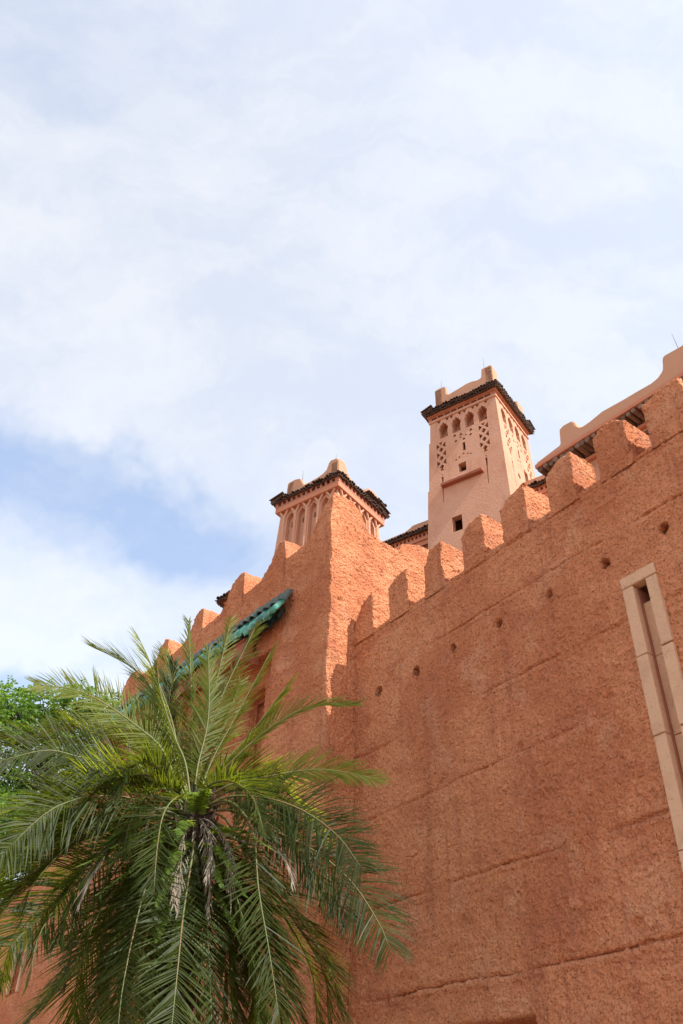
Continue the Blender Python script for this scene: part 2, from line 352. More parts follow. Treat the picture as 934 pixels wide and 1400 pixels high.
for q, (sl, srt) in enumerate(MERLONS):
    seen = q < 8; st = .0125 if seen else .08
    rr = random.Random(q); hl = [.46, .52, .50, .50, .50, .56, .62, .60][q] if seen else .55   # height of the left shoulder
    wdt = sl - srt; peak = 9.075 + rr.uniform(-.03, .025)
    def mtop(s, d, sl=sl, srt=srt, wdt=wdt, hl=hl, peak=peak, q=q):
        t = (s - srt) / wdt                                          # 0 right, 1 left
        z = peak - (.03 if q else .25) * t - (peak - .02 - 8.37 - hl) * sstep(t, .55, 1.08)
        if q == 0: z = 9.07 - .16 * t - .55 * t ** 5
        if q == 6: z -= .10 * sstep(.35 - t, .0, .35)
        return z + .02 * (d + .2)
    S = samples([(srt, sl, st)]); D = samples([(.006, -.45, st)])
    me = stucco_solid('merlon', S, np.linspace(0, 1, 60 if seen else 8), D, mtop, 8.30, pos1, None, it=4 if seen else 1, amps=STUCCO + [(.14, .010), (.30, .014)])
    link('merlon', me, M['stucco'], wall1)
# stone slit surround in the wall
slit = empty('slit_window', W(4.38, 0, 3.0), None, None); slit.parent = wall1; slit.location = W(4.38, 0, 3.0) - Vector(wall1.location)
def bevel_box(o, X, Y, Z, b=.008, jit=.003, seed=0, seg=1):
    rr = random.Random(seed); m_ = MB(); m_.box(o, X, Y, Z); me = m_.mesh('block')
    bm = bmesh.new(); bm.from_mesh(me); bmesh.ops.bevel(bm, geom=list(bm.edges), offset=b, segments=2, affect='EDGES', profile=.6)
    for v in bm.verts: v.co += Vector((rr.uniform(-jit, jit), rr.uniform(-jit, jit), rr.uniform(-jit, jit)))
    bmesh.ops.recalc_face_normals(bm, faces=bm.faces)
    bm.to_mesh(me); bm.free(); return me
def stone(sa, sb, za, zb, da, db, seed): link('frame_stone', bevel_box(W(sa, da, za), w1 * (sb - sa), n1 * (db - da), UP * (zb - za), .010, .002, seed), M['stone'], slit)
JL = [6.785, 5.97, 5.12, 4.05, 3.2, 2.9]
stone(4.165, 4.605, 6.79, 6.92, -.10, .032, 1)
for q in range(4):
    a, b = JL[q + 1] + .004, JL[q] - .004
    stone(4.468, 4.605, a, b, -.06, .030 + .004 * (q % 2), 10 + q)
    stone(4.165, 4.302, a + .01, b - .002, -.06, .028 + .004 * (q % 2), 20 + q)
    if b > 6.6: b = 6.60
    link('back_stone', bevel_box(W(4.302, -.30, a), w1 * .166, n1 * .20, UP * (b - a), .008, .002, 30 + q), M['stone'], slit)
stone(4.165, 4.605, 2.9, 3.2, -.30, .034, 40)
for sa in (4.468, 4.262):
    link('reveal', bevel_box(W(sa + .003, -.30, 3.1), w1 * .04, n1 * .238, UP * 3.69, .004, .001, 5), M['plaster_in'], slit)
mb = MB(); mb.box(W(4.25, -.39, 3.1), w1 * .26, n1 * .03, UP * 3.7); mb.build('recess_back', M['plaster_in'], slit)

# plank door head inside the doorway
mb = MB(); mb.box(W(6.56, -.40, .0), w1 * 1.2, n1 * .03, UP * 3.1); mb.build('door_panel', M['beam'], wall1)

# ------------------------------------------------------------------ tall wall with stepped merlons, corner pier and end face
w2 = hdir(-38.3); n2 = hdir(-128.3); C2 = W(9.48, .5, 0); nC2 = np.array(C2); nW2 = np.array(w2)
def pos2(s, z, d): return nC2 + np.outer(s, nW2) + np.outer(d, nN) + np.outer(z, [0, 0, 1.])
def W2(s, d, z): return C2 + w2 * s + n2 * d + UP * z
FP = np.array([(-.1, 11.12), (0, 11.16), (.08, 11.10), (.17, 11.02), (.37, 10.88), (.45, 10.66), (.63, 10.49), (.79, 10.45), (1.11, 10.43), (1.34, 10.44), (1.35, 10.88), (1.49, 10.92),
      (1.60, 10.88), (1.68, 10.76), (1.79, 10.6), (1.96, 10.46), (2.06, 10.37), (2.3, 10.33), (2.64, 10.33), (2.65, 10.87), (2.80, 10.92), (2.96, 10.87), (3.07, 10.76), (3.18, 10.66), (3.29, 10.46),
      (3.41, 10.27), (3.82, 10.24), (4.05, 10.24), (4.06, 10.70), (4.18, 10.76), (4.36, 10.70), (4.53, 10.42), (4.73, 10.2), (5.09, 10.15), (5.40, 10.16), (5.41, 10.60), (5.55, 10.66), (5.72, 10.56),
      (5.82, 10.28), (6.0, 10.2), (6.24, 10.2), (6.70, 10.2), (6.71, 10.42), (6.95, 10.44), (7.15, 10.3), (7.25, 10.1)])
EP = np.array([(0, 11.12), (.10, 11.20), (.30, 11.23), (.42, 11.15), (.61, 10.98), (.70, 10.75), (.77, 10.62), (1.06, 10.57), (1.5, 10.53), (1.75, 10.48), (2.5, 10.40)])
def top2(s, d):
    zf = np.interp(s, FP[:, 0], FP[:, 1]); ze = np.interp(-d, EP[:, 0], EP[:, 1])
    back = -d > .455
    z = np.where(back, np.where(s < .50, ze + .0 * s, 9.9), zf)
    return np.where((s < .50) & ~back, np.minimum(zf, ze + .35 * s * 0 + .02), z)
GR2 = [(3.39, .02), (4.41, .014), (5.53, .012), (6.45, .016), (7.54, .018), (8.46, .018), (9.42, .014), (10.6, .01)]
def front2(s, z):
    h = np.zeros_like(s)
    for q, (gz, dep) in enumerate(GR2):
        c = gz + line_noise(s, .02, 1.1, q + 40); st = np.clip(.8 + line_noise(s, 1.0, .7, q + 50), .1, 1.3)
        h -= dep * st * np.exp(-((z - c) / .02) ** 2)
    for a, b, za, zb, dep in ((1.54, 3.10, 5.6, 8.72, .30), (2.11, 2.75, 6.2, 8.40, .35), (4.2, 5.7, 5.6, 8.6, .30), (4.7, 5.3, 6.2, 8.3, .3)):
        h -= dep * sstep(s, a, a + .03) * (1 - sstep(s, b - .03, b)) * sstep(z, za, za + .03) * (1 - sstep(z, zb - .03, zb))
    h += .03 * sstep(s, 1.0, 1.06) * (1 - sstep(s, 1.38, 1.42)) * (z < 8.95)
    return h
wall2 = empty('tall_stepped_wall', W2(3, 0, 0), 'tall red stucco wall with stepped merlons and sunlit corner pier behind the palm', 'wall')
S2 = np.unique(np.concatenate([samples([(0, 7.25, .018)])]))
V2 = np.concatenate([np.linspace(0, 2.3, 6, endpoint=False), np.linspace(2.3, 11.1, 480)]) / 11.1
D2 = np.concatenate([samples([(0, -.45, .016)]), [-.46], samples([(-.475, -1.95, .016)])])
me = stucco_solid('wall_body', S2, V2, D2, top2, 0.0, pos2, front2, it=3, amps=[(2.3, .018), (.6, .014), (.2, .008), (.09, .008), (.055, .014), (.036, .011)], open_back=False, zfix=(9.7, 11.1))
link('wall_body', me, M['stucco'], wall2)

RP = np.array([(-1.5, 10.2), (-1.85, 10.75), (-2.08, 11.32), (-2.5, 11.48), (-3.3, 11.5)])
me = stucco_solid('rear_wall', samples([(.62, 1.1, .03)]), np.concatenate([[0], np.linspace(9.0, 11.4, 120)]) / 11.4, samples([(-1.5, -3.3, .018)]),
     lambda s, d: np.interp(-d, -RP[:, 0], RP[:, 1]), 0.0, pos2, None, it=3, open_back=False)
link('rear_wall', me, M['stucco'], wall2)

# green tiled canopy along the tall wall
can = empty('green_tiled_canopy', W2(4.1, .05, 8.9), 'weathered green glazed barrel tile canopy over a red beam, running down behind the palm', 'canopy')
def barrel(L, r, th=.012, n=7, up=True, flare=1.12):
    """half round roof tile, axis +X (downhill), arch to +Z"""
    m_ = MB(); vs = []
    for i, x in enumerate((0, L)):
        k = 1.0 if i == 0 else flare
        for q in range(n + 1):
            a = math.pi * q / n; vs.append((x, math.cos(a) * r * k, math.sin(a) * r * k))
        for q in range(n + 1):
            a = math.pi * q / n; vs.append((x, math.cos(a) * (r * k - th), math.sin(a) * (r * k - th)))
    m = n + 1; fs = []
    for q in range(n):
        fs.append((q, q + 1, 2 * m + q + 1, 2 * m + q)); fs.append((m + q + 1, m + q, 3 * m + q, 3 * m + q + 1))
        fs.append((q + 1, q, m + q, m + q + 1)); fs.append((2 * m + q, 2 * m + q + 1, 3 * m + q + 1, 3 * m + q))
    fs += [(0, 2 * m, 3 * m, m), (n, m + n, 3 * m + n, 2 * m + n)]
    if not up: vs = [(x, y, -z) for x, y, z in vs]; fs = [f[::-1] for f in fs]
    m_.add(vs, fs); return m_
low_mb = barrel(.42, .080, th=.022, n=9, flare=1.12)
_ring = [low_mb.v[20 + q] for q in range(10)]                       # rounded nose that closes each cover tile
low_mb.add(_ring + [(x + .035, y * .72, z * .72) for x, y, z in _ring] + [(.42 + .048, 0, .03)], [(q, q + 1, 11 + q, 10 + q) for q in range(9)] + [(10 + q, 11 + q, 20) for q in range(9)])
low_me = low_mb.mesh('roof_tile'); low_me.materials.append(M['tile_green']); low_me.polygons.foreach_set('use_smooth', [True] * len(low_me.polygons))
pan_me = barrel(.27, .085, th=.016, up=False).mesh('pan_tile'); pan_me.materials.append(M['tile_pan'])
up_me = barrel(.30, .082, th=.02).mesh('ridge_tile'); up_me.materials.append(M['tile_green_old'])
ang = math.atan2(n2.y, n2.x); cr_ = random.Random(4)
nt = 33
for q in range(nt):
    s = 1.10 + q * .196
    for name, me, d0, z0, dip in (('cover_tile', low_me, .10, 9.42, 60), ('pan_tile', pan_me, .08, 9.33, 62), ('upper_tile', up_me, .02, 9.62, 60)):
        sj = s + (.095 if name == 'pan_tile' else 0) + cr_.uniform(-.008, .008)
        o = link(name, me, None, can, loc=W2(sj, d0 + cr_.uniform(-.012, .012), z0 + cr_.uniform(-.006, .006)))
        o.rotation_euler = (cr_.uniform(-.05, .05), math.radians(dip + cr_.uniform(-5, 5)), ang + cr_.uniform(-.09, .09))
mb = MB(); mb.box(W2(2.0, .00, 8.99), w2 * 5.4, n2 * .26, UP * .05); mb.build('soffit_board', M['beam'], can)
link('beam', bevel_box(W2(2.0, .06, 8.78), w2 * 5.3, n2 * .18, UP * .215, .01, .0), M['beam'], can)
for s in (1.95, 3.2, 4.1, 5.8, 7.05):
    link('bracket', bevel_box(W2(s, -.05, 8.60), w2 * .16, n2 * .34, UP * .155, .012, .002, int(s * 10)), M['beam'], can)
# window frame down in the niche
fr = empty('niche_window', W2(2.4, -.3, 6.2), None, None); fr.parent = wall2; fr.location = W2(2.4, -.3, 6.2) - Vector(wall2.location)
for a, b, za, zb in ((2.13, 2.19, 6.2, 8.36), (2.67, 2.73, 6.2, 8.36), (2.19, 2.67, 8.30, 8.36), (2.19, 2.67, 6.2, 6.26), (2.19, 2.67, 7.2, 7.25)):
    link('frame_bar', bevel_box(W2(a, -.60, za), w2 * (b - a), n2 * .05, UP * (zb - za), .005, 0), M['beam'], fr)

# lower wall that carries on to the left, its coping slanting down
LP = np.array([(7.0, 8.4), (7.4, 8.34), (8.0, 8.22), (8.74, 7.93), (9.3, 7.6), (9.65, 7.39), (10.04, 6.9), (10.6, 6.62), (11.59, 6.44), (13, 6.3)])
def front3(s, z):
    h = np.full_like(s, .05)
    for cs, cz in ((10.36, 6.28), (10.9, 6.32), (10.66, 6.0), (10.5, 5.75)):       # small slots
        h -= .10 * (1 - sstep(np.sqrt(((s - cs) / .035) ** 2 + ((z - cz) / .11) ** 2), .6, 1.1))
    h -= .30 * sstep(s, 9.30, 9.33) * (1 - sstep(s, 9.75, 9.78)) * sstep(z, 4.6, 4.63) * (1 - sstep(z, 5.62, 5.66))
    for q, (gz, dep) in enumerate(GR2): h -= dep * np.exp(-((z - gz - line_noise(s, .02, 1.1, q + 70)) / .02) ** 2)
    return h
wall3 = empty('low_sloping_wall', W2(10, 0, 0), 'low red stucco wall with slanting top and little slots at the bottom left, behind palm fronds', 'wall')
me = stucco_solid('wall_body', samples([(7.22, 13, .04)]), np.concatenate([np.linspace(0, 2.5, 5, endpoint=False), np.linspace(2.5, 8.4, 150)]) / 8.4, samples([(0, -.5, .05)]),
     lambda s, d: np.interp(s, LP[:, 0], LP[:, 1]), 0.0, pos2, front3, it=4)
link('wall_body', me, M['stucco'], wall3)
link('window_frame', bevel_box(W2(9.24, .04, 4.55), w2 * .09, n2 * .06, UP * 1.15, .01, .002), M['stone'], wall3)
link('window_frame', bevel_box(W2(9.75, .04, 4.55), w2 * .09, n2 * .06, UP * 1.15, .01, .002), M['stone'], wall3)
link('lintel', bevel_box(W2(9.22, .04, 5.71), w2 * .64, n2 * .07, UP * .10, .01, .002), M['stone'], wall3)

# ------------------------------------------------------------------ carved facades (towers)
def in_poly(p, poly):
    x, y = p; c = False; n = len(poly)
    for i in range(n):
        x1, y1 = poly[i]; x2, y2 = poly[(i + 1) % n]
        if (y1 > y) != (y2 > y) and x < (x2 - x1) * (y - y1) / (y2 - y1) + x1: c = not c
    return c
def region(mb_, P3, outer, holes, level=0.0):
    """flat sheet with real recesses. holes: (polygon, depth, inner holes). P3(u, z, off) -> world"""
    vs, es, fs = [], [], []
    for poly in [outer] + [h[0] for h in holes]:
        b = len(vs); vs += [Vector(p) for p in poly]; es += [(b + i, b + (i + 1) % len(poly)) for i in range(len(poly))]
    V_, E_, F_, *_ = delaunay_2d_cdt(vs, es, [], 0, 1e-6)
    P = [P3(v.x, v.y, level) for v in V_]; keep = []
    for f in F_:
        c = (sum(V_[i].x for i in f) / len(f), sum(V_[i].y for i in f) / len(f))
        if in_poly(c, outer) and not any(in_poly(c, h[0]) for h in holes): keep.append(f)
    mb_.add(P, keep)
    for poly, dep, inner in holes:
        for i in range(len(poly)):
            a, b = poly[i], poly[(i + 1) % len(poly)]
            mb_.quad(P3(*a, level), P3(*b, level), P3(*b, level - dep), P3(*a, level - dep))
        if inner is not None: region(mb_, P3, poly, inner, level - dep)      # None: opens into the dark inside
def rect(u0, u1, z0, z1): return [(u0, z0), (u1, z0), (u1, z1), (u0, z1)]
def horseshoe(uc, z0, w, h):
    """multifoil pointed arch"""
    hw = w / 2; pts = [(uc - hw * .86, z0), (uc + hw * .86, z0), (uc + hw * .86, z0 + h * .45), (uc + hw, z0 + h * .55), (uc + hw * .98, z0 + h * .68), (uc + hw * .72, z0 + h * .74),
        (uc + hw * .70, z0 + h * .85), (uc + hw * .36, z0 + h * .87), (uc, z0 + h), (uc - hw * .36, z0 + h * .87), (uc - hw * .70, z0 + h * .85), (uc - hw * .72, z0 + h * .74),
        (uc - hw * .98, z0 + h * .68), (uc - hw, z0 + h * .55), (uc - hw * .86, z0 + h * .45)]
    return pts
def tri(u, z, r, flip=1): return [(u - r, z - r * .8 * flip), (u + r, z - r * .8 * flip), (u, z + r * flip)]
def dia(u, z, r, q=1.0): return [(u - r, z), (u, z - r * q), (u + r, z), (u, z + r * q)]
def roof_tiles(parent, org, U, Nn, length, z, pitch, over, mat_, layers=2, seed=0, dip=18):
    mb_ = MB(); rr = random.Random(seed); n = int(length / pitch)
    for L in range(layers):
        for q in range(n + 1):
            u = q * pitch + (pitch / 2 if L % 2 else 0); r = pitch * .50
            t = barrel(over + .22, r, th=r * .25, n=5, up=(L % 2 == 0), flare=1.1)
            a = math.radians(dip + rr.uniform(-3, 3)); X = (Nn * math.cos(a) - UP * math.sin(a)).normalized(); yaw = rr.uniform(-.05, .05)
            Y = (U + X * yaw).normalized(); Z = X.cross(Y); Z = Z if Z.z > 0 else -Z
            o = org + U * u - Nn * .20 + UP * (z + .09 - L * .036 + rr.uniform(-.006, .006)) + Nn * (rr.uniform(-.015, .018) - .02 * (L // 2))
            mb_.add([o + X * v[0] + Y * v[1] + Z * v[2] for v in t.v], t.f)
    o = mb_.build('roof_tiles', mat_, parent); o['kind'] = 'stuff'; return o
def ring(parent, name, C, L, R, wl_, wr_, z0, z1, out, mat_, seed=0):
    o = C - L * out - R * out + UP * z0
    return link(name, bevel_box(o, L * (wl_ + 2 * out), R * (wr_ + 2 * out), UP * (z1 - z0), .012, .003, seed), mat_, parent)
def extrude_profile(mb_, prof, P3, th):
    n = len(prof); a = [P3(u, z, 0) for u, z in prof]; b = [P3(u, z, -th) for u, z in prof]
    mb_.add(a + b, [tuple(range(n)), tuple(range(2 * n - 1, n - 1, -1))] + [((i + 1) % n, i, n + i, n + (i + 1) % n) for i in range(n)])
def fix_normals(o, bev=0.0, seg=2):
    bm = bmesh.new(); bm.from_mesh(o.data); bmesh.ops.remove_doubles(bm, verts=bm.verts, dist=1e-5)
    if bev: bmesh.ops.bevel(bm, geom=[e for e in bm.edges if e.calc_face_angle(0) > .5], offset=bev, segments=seg, affect='EDGES', clamp_overlap=True)
    bmesh.ops.recalc_face_normals(bm, faces=bm.faces); bm.to_mesh(o.data); bm.free(); return o
def rod(loc, h, label, lean=(0, 0)):
    mb_ = MB(); p = Vector(loc); q = p + Vector((lean[0], lean[1], h)); mb_.tube([p - UP * .15, p.lerp(q, .5), q], [.008, .006, .003], 5)
    return tag(mb_.build('lightning_rod', M['rod']), label, 'lightning rod', 'lightning rods on the battlements')
def tower_body(parent, C, L, R, wl_, wr_, zt, k, holesL, holesR, leftsteps=(), mat_=None):
    """square tower leaning in by k per metre; two carved faces, two plain ones"""
    def PL(u, z, off): return C + L * u - R * (k * (zt - z) + off) + UP * z
    def PR(u, z, off): return C + R * u - L * (k * (zt - z) + off) + UP * z
    e = lambda z: k * (zt - z)
    zs = [zt, zt * .75, zt * .5, 0]
    left = [(wl_ + e(z) + ex, z) for z, ex in leftsteps] if leftsteps else [(wl_ + e(z), z) for z in zs]
    outL = [(-e(0), 0)] + [(a, b) for a, b in left[::-1]] + [(-e(zt), zt)]
    outR = [(-e(0), 0), (wr_ + e(0), 0), (wr_, zt), (-e(zt), zt)]
    m_ = MB(); region(m_, PL, outL, holesL); region(m_, PR, outR, holesR)
    for i in range(len(left) - 1):                              # plain far-left face follows the same outline
        (a, z0), (b, z1) = left[i], left[i + 1]
        p, q = PL(a, z0, 0), PL(b, z1, 0); m_.quad(p, q, q + R * (wr_ + 2 * e(z1)), p + R * (wr_ + 2 * e(z0)))
    m_.quad(PR(wr_, zt, 0), PR(wr_ + e(0), 0, 0), PR(wr_ + e(0), 0, 0) + L * (wl_ + 2 * e(0)), PR(wr_, zt, 0) + L * wl_)
    m_.quad(*[C + UP * zt + v for v in (Vector(), L * wl_, L * wl_ + R * wr_, R * wr_)])
    o = m_.build('tower_wall', mat_ or M['plaster'], parent); fix_normals(o); return PL, PR
def frame_at(px, py, hd, az):
    p = sight(px, py, hd); return Vector((p.x, p.y, 0)), hdir(az), hdir(az + 90), p.z

# --- tall square minaret tower
C, L, R, z_ = frame_at(677, 541, 20.0, -54.5)
t2 = empty('tall_carved_tower', C, 'tall square pink tower carved with four arches, lattice holes and slots, under a tiled eave', 'tower')
def face2(uA, uL, slots, extra):
    H = []
    for u in uA:
        H.append((horseshoe(u, 21.05, .345, .70), .32, [(rect(u - .10, u + .03, 21.28, 21.50), .08, None)]))
        for du in (-.16, .15): H.append((tri(u + du, 21.83, .075, -1), .11, None))
    for uc, z0 in uL:
        for r_ in range(3):
            z = z0 - r_ * .375
            if r_ < 3: H.append((dia(uc, z - .20 + .02, .085, 1.25), .11, None))
            for sg in (-1, 1):
                H.append(([(uc + sg * .165, z + .115), (uc + sg * .165, z - .135), (uc + sg * .040, z - .01)], .11, None))
        for zz, fl in ((z0 + .09, -1), (z0 - .375 * 2 - .31 + .02, 1)): H.append((tri(uc, zz, .07, fl), .11, None))
        H.append((dia(uc, z0 - 1.28, .03), .08, []))
        zs = z0 - 1.36; H.append(([(uc - .038, zs), (uc + .038, zs), (uc + .016, zs - .45), (uc + .012, zs - 1.05), (uc - .012, zs - 1.05), (uc - .014, zs - .45)], .10, None))
    return H + extra
mid = lambda c: [(rect(c - .055, c + .045, 20.12, 20.47), .11, None), (dia(c - .02, 20.62, .060), .11, None), (tri(c + .08, 20.88, .07), .11, None), (dia(c - .10, 20.75, .042), .11, None), (dia(c + .10, 20.74, .042), .11, None),
    (tri(c - .28, 20.90, .075), .11, None), (dia(c - .26, 20.69, .060), .11, None), (tri(c + .30, 20.93, .07), .11, None), (dia(c + .27, 20.66, .060), .11, None),
    (dia(c + .03, 19.99, .042), .11, None), (dia(c - .12, 19.92, .042), .11, None), (dia(c - .22, 19.87, .042), .11, None), (dia(c + .18, 19.91, .042), .11, None), (dia(c + .30, 19.85, .042), .11, None)]
HL = face2([.50, .97, 1.45, 1.92], [(.51, 20.80), (2.04, 20.74)], None,
    mid(1.23) + [(rect(1.20, 1.465, 19.27, 19.64), .22, None), (rect(1.46, 1.80, 17.04, 17.61), .22, None)])
HR = face2([.46, .97, 1.46, 1.96], [(.52, 20.84), (1.98, 20.84)], None,
    mid(1.25) + [(rect(1.42, 1.72, 19.25, 19.78), .22, None), (dia(.92, 19.12, .11, 1.2), .11, None)])
PL, PR = tower_body(t2, C, L, R, 2.40, 2.42, 22.0, .030, HL, HR,
    leftsteps=[(22.0, 0), (21.04, 0), (21.03, .045), (19.0, .045), (18.99, .085), (0, .085)])
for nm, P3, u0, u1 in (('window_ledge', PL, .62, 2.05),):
    a = P3(u0, 18.93, 0); link(nm, bevel_box(a - UP * .045, P3(u1, 18.93, 0) - a, -R * .16, UP * .10, .02, .004, 3), M['beam'], t2)  # darker beam colour stands in for the shade of the undercut ledge
a = PL(.62, 18.87, 0); link('window_ledge', bevel_box(PL(1.1, 19.06, 0), L * .62, -R * .05, UP * .05, .015, .003, 4), M['plaster'], t2)
ring(t2, 'string_course', C, L, R, 2.40, 2.42, 21.90, 21.985, .04, M['plaster'], 5)
# frieze with slots between string course and cornice
ring(t2, 'slot_shade_core', C, L, R, 2.40, 2.42, 21.99, 22.16, -.13, M['shadow_in'], 5)  # added dark block, its colour gives the slots their inner shade
fz = MB()
PLf = lambda u, z, o: C + L * u - R * (o + .012) + UP * z
PRf = lambda u, z, o: C + R * u - L * (o + .012) + UP * z
sl_ = [(rect(.16 + q * .247, .16 + q * .247 + .20, 22.03, 22.12), .12, None) for q in range(9)]
region(fz, PLf, rect(-.05, 2.45, 21.995, 22.16), sl_); region(fz, PRf, rect(-.05, 2.47, 21.995, 22.16), sl_)
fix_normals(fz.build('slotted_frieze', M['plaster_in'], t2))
ring(t2, 'cornice', C, L, R, 2.40, 2.42, 22.155, 22.27, .07, M['cornice'], 6)
ring(t2, 'eave_board', C, L, R, 2.40, 2.42, 22.27, 22.33, .10, M['tile_dark'], 7)
for U, Nn, ln, sd_ in ((L, -R, 2.40, 1), (R, -L, 2.42, 2)):
    roof_tiles(t2, C - U * .15, U, Nn, ln + .30, 22.40, .100, .22, M['tile_dark'], 4, sd_, 20)
roof_tiles(t2, C + R * 2.42 - L * .2, L, R, 2.8, 22.42, .12, .22, M['tile_dark'], 2, 3, 20)
roof_tiles(t2, C + L * 2.40 - R * .2, R, L, 2.8, 22.42, .12, .22, M['tile_dark'], 2, 4, 20)
ring(t2, 'roof_deck', C, L, R, 2.40, 2.42, 22.42, 22.60, -.02, M['plaster_tan'], 7)
def corner_parapet(parent, C, L, R, wl_, wr_, z0, prof, th=.26, mat_=None, inset=.0):
    """prof: (u, z) outline of the top from u = 0 to u = width"""
    for U, Nn, wdt, k in ((L, -R, wl_, 0), (R, -L, wr_, 1), (L, R, wl_, 2), (R, L, wr_, 3)):
        base = C if k < 2 else (C + R * wr_ if k == 2 else C + L * wl_)
        P3 = lambda u, z, off, U=U, Nn=Nn, base=base: base + U * u + Nn * (off - inset - .004 * k) + UP * z
        pr = [(u * wdt, z) for u, z in prof]
        m_ = MB(); extrude_profile(m_, [(0 + inset, z0)] + [(min(max(u, inset), wdt - inset), z) for u, z in pr] + [(wdt - inset, z0)], P3, th)
        fix_normals(m_.build('parapet', mat_ or M['plaster_tan'], parent), .02)
corner_parapet(t2, C, L, R, 2.16, 2.42, 22.5, [(.0, 23.36), (.015, 23.41), (.17, 23.40), (.19, 23.02), (.25, 22.98), (.35, 23.04), (.45, 23.05), (.58, 22.99), (.7, 22.95), (.76, 22.92), (.80, 22.99), (.81, 23.38), (.90, 23.41), (1.0, 23.38)])
rod(C + L * 1.93 - R * -.1 + UP * 23.38, .50, 'thin metal rod on the left corner block of the tall carved tower')
rod(C + L * .30 - R * -.1 + UP * 23.40, .62, 'thin metal rod on the front corner block of the tall carved tower')

# --- lower tower with tall pointed niches
C, L, R, z_ = frame_at(462, 659, 17.0, -53)
t1 = empty('niched_tower', C, 'short pink tower with tall pointed niches below a tiled eave, behind the sunlit pier', 'tower')
def niches(us, w):
    H = []
    for u in us:
        hw = w / 2
        H.append(([(u - hw, 13.6), (u + hw, 13.6), (u + hw, 15.58), (u + hw * .45, 15.68), (u, 15.73), (u - hw * .45, 15.68), (u - hw, 15.58)], .12,
                  [([(u - .055, 15.30), (u + .045, 15.30), (u + .045, 15.47), (u - .055, 15.47)]  , .08, None)]))
    return H
PL, PR = tower_body(t1, C, L, R, 1.86, 1.86, 15.98, .05, niches([.37, .76, 1.14, 1.51], .23), niches([.37, .76, 1.14, 1.51], .23))
for P3, Nn in ((PL, -R), (PR, -L)):
    for q in range(5):
        u = .18 + q * .385; m_ = MB()
        # V shaped bracket between two niches
        for sg in (-1, 1):
            a, b = P3(u, 15.62, .0), P3(u + sg * .13, 15.83, .0); U = (P3(1, 15, 0) - P3(0, 15, 0)).normalized()
            m_.tube([a + Nn * .02, b + Nn * .05], .036, 6)
        m_.tube([P3(u, 15.66, 0) + Nn * .02, P3(u, 14.3, 0) - Nn * .02], .05, 6)
        m_.build('bracket', M['plaster'], t1)
ring(t1, 'cornice', C, L, R, 1.86, 1.86, 15.82, 15.98, .12, M['cornice'], 8)
ring(t1, 'slot_shade_core', C, L, R, 1.86, 1.86, 15.975, 16.17, -.02, M['shadow_in'], 5)  # added dark block behind the slots, shade put into its colour
fz = MB()
PLf = lambda u, z, o: C + L * u - R * (o + .125) + UP * z
PRf = lambda u, z, o: C + R * u - L * (o + .125) + UP * z
sl_ = [(rect(.0 + q * .162, .0 + q * .162 + .105, 16.01, 16.135), .10, None) for q in range(12)]
region(fz, PLf, rect(-.125, 1.98, 15.975, 16.17), sl_); region(fz, PRf, rect(-.125, 1.98, 15.975, 16.17), sl_)
fix_normals(fz.build('slotted_frieze', M['plaster_in'], t1))
ring(t1, 'eave_board', C, L, R, 1.86, 1.86, 16.165, 16.20, .12, M['tile_dark'], 9)
for U, Nn, sd_ in ((L, -R, 5), (R, -L, 6)):
    roof_tiles(t1, C - U * .16, U, Nn, 1.86 + .32, 16.21, .088, .20, M['tile_dark'], 2, sd_, 16)
roof_tiles(t1, C + R * 1.86 - L * .2, L, R, 2.2, 16.25, .11, .24, M['tile_dark'], 2, 7, 14)
roof_tiles(t1, C + L * 1.86 - R * .2, R, L, 2.2, 16.25, .11, .24, M['tile_dark'], 2, 8, 14)
# displaced tiles sticking up on the sunny side
st_ = MB(); rr = random.Random(3)
for q in range(9):
    u = 1.1 + q * .10; t = barrel(.34, .05, .012, 5, True); X = (-L + UP * rr.uniform(-.05, .30)).normalized(); Y = R; Z = X.cross(Y); Z = Z if Z.z > 0 else -Z
    o = C + R * u + L * .10 + UP * (16.36 + rr.uniform(-.02, .03)); st_.add([o + X * v[0] + Y * v[1] + Z * v[2] for v in t.v], t.f)
o = st_.build('roof_tiles', M['tile_dark'], t1); o['kind'] = 'stuff'
ring(t1, 'roof_deck', C, L, R, 1.86, 1.86, 16.25, 16.40, -.02, M['plaster_tan'], 7)
corner_parapet(t1, C, L, R, 1.74, 1.86, 16.32, [(.0, 16.82), (.04, 16.93), (.15, 16.95), (.19, 16.88), (.23, 16.68), (.30, 16.60), (.40, 16.56), (.55, 16.53), (.66, 16.52), (.70, 16.66), (.74, 16.82), (.84, 16.87), (.95, 16.86), (1.0, 16.66)], th=.24)
rod(C + L * 1.28 + R * .1 + UP * 16.74, .42, 'thin metal rod on the left block of the short niched tower')
rod(C + L * .16 + R * .1 + UP * 16.84, .36, 'thin metal rod on the corner block of the short niched tower')
rod(C + L * .1 + R * 1.30 + UP * 16.45, .36, 'thin metal rod above the loose eave tiles of the short niched tower')

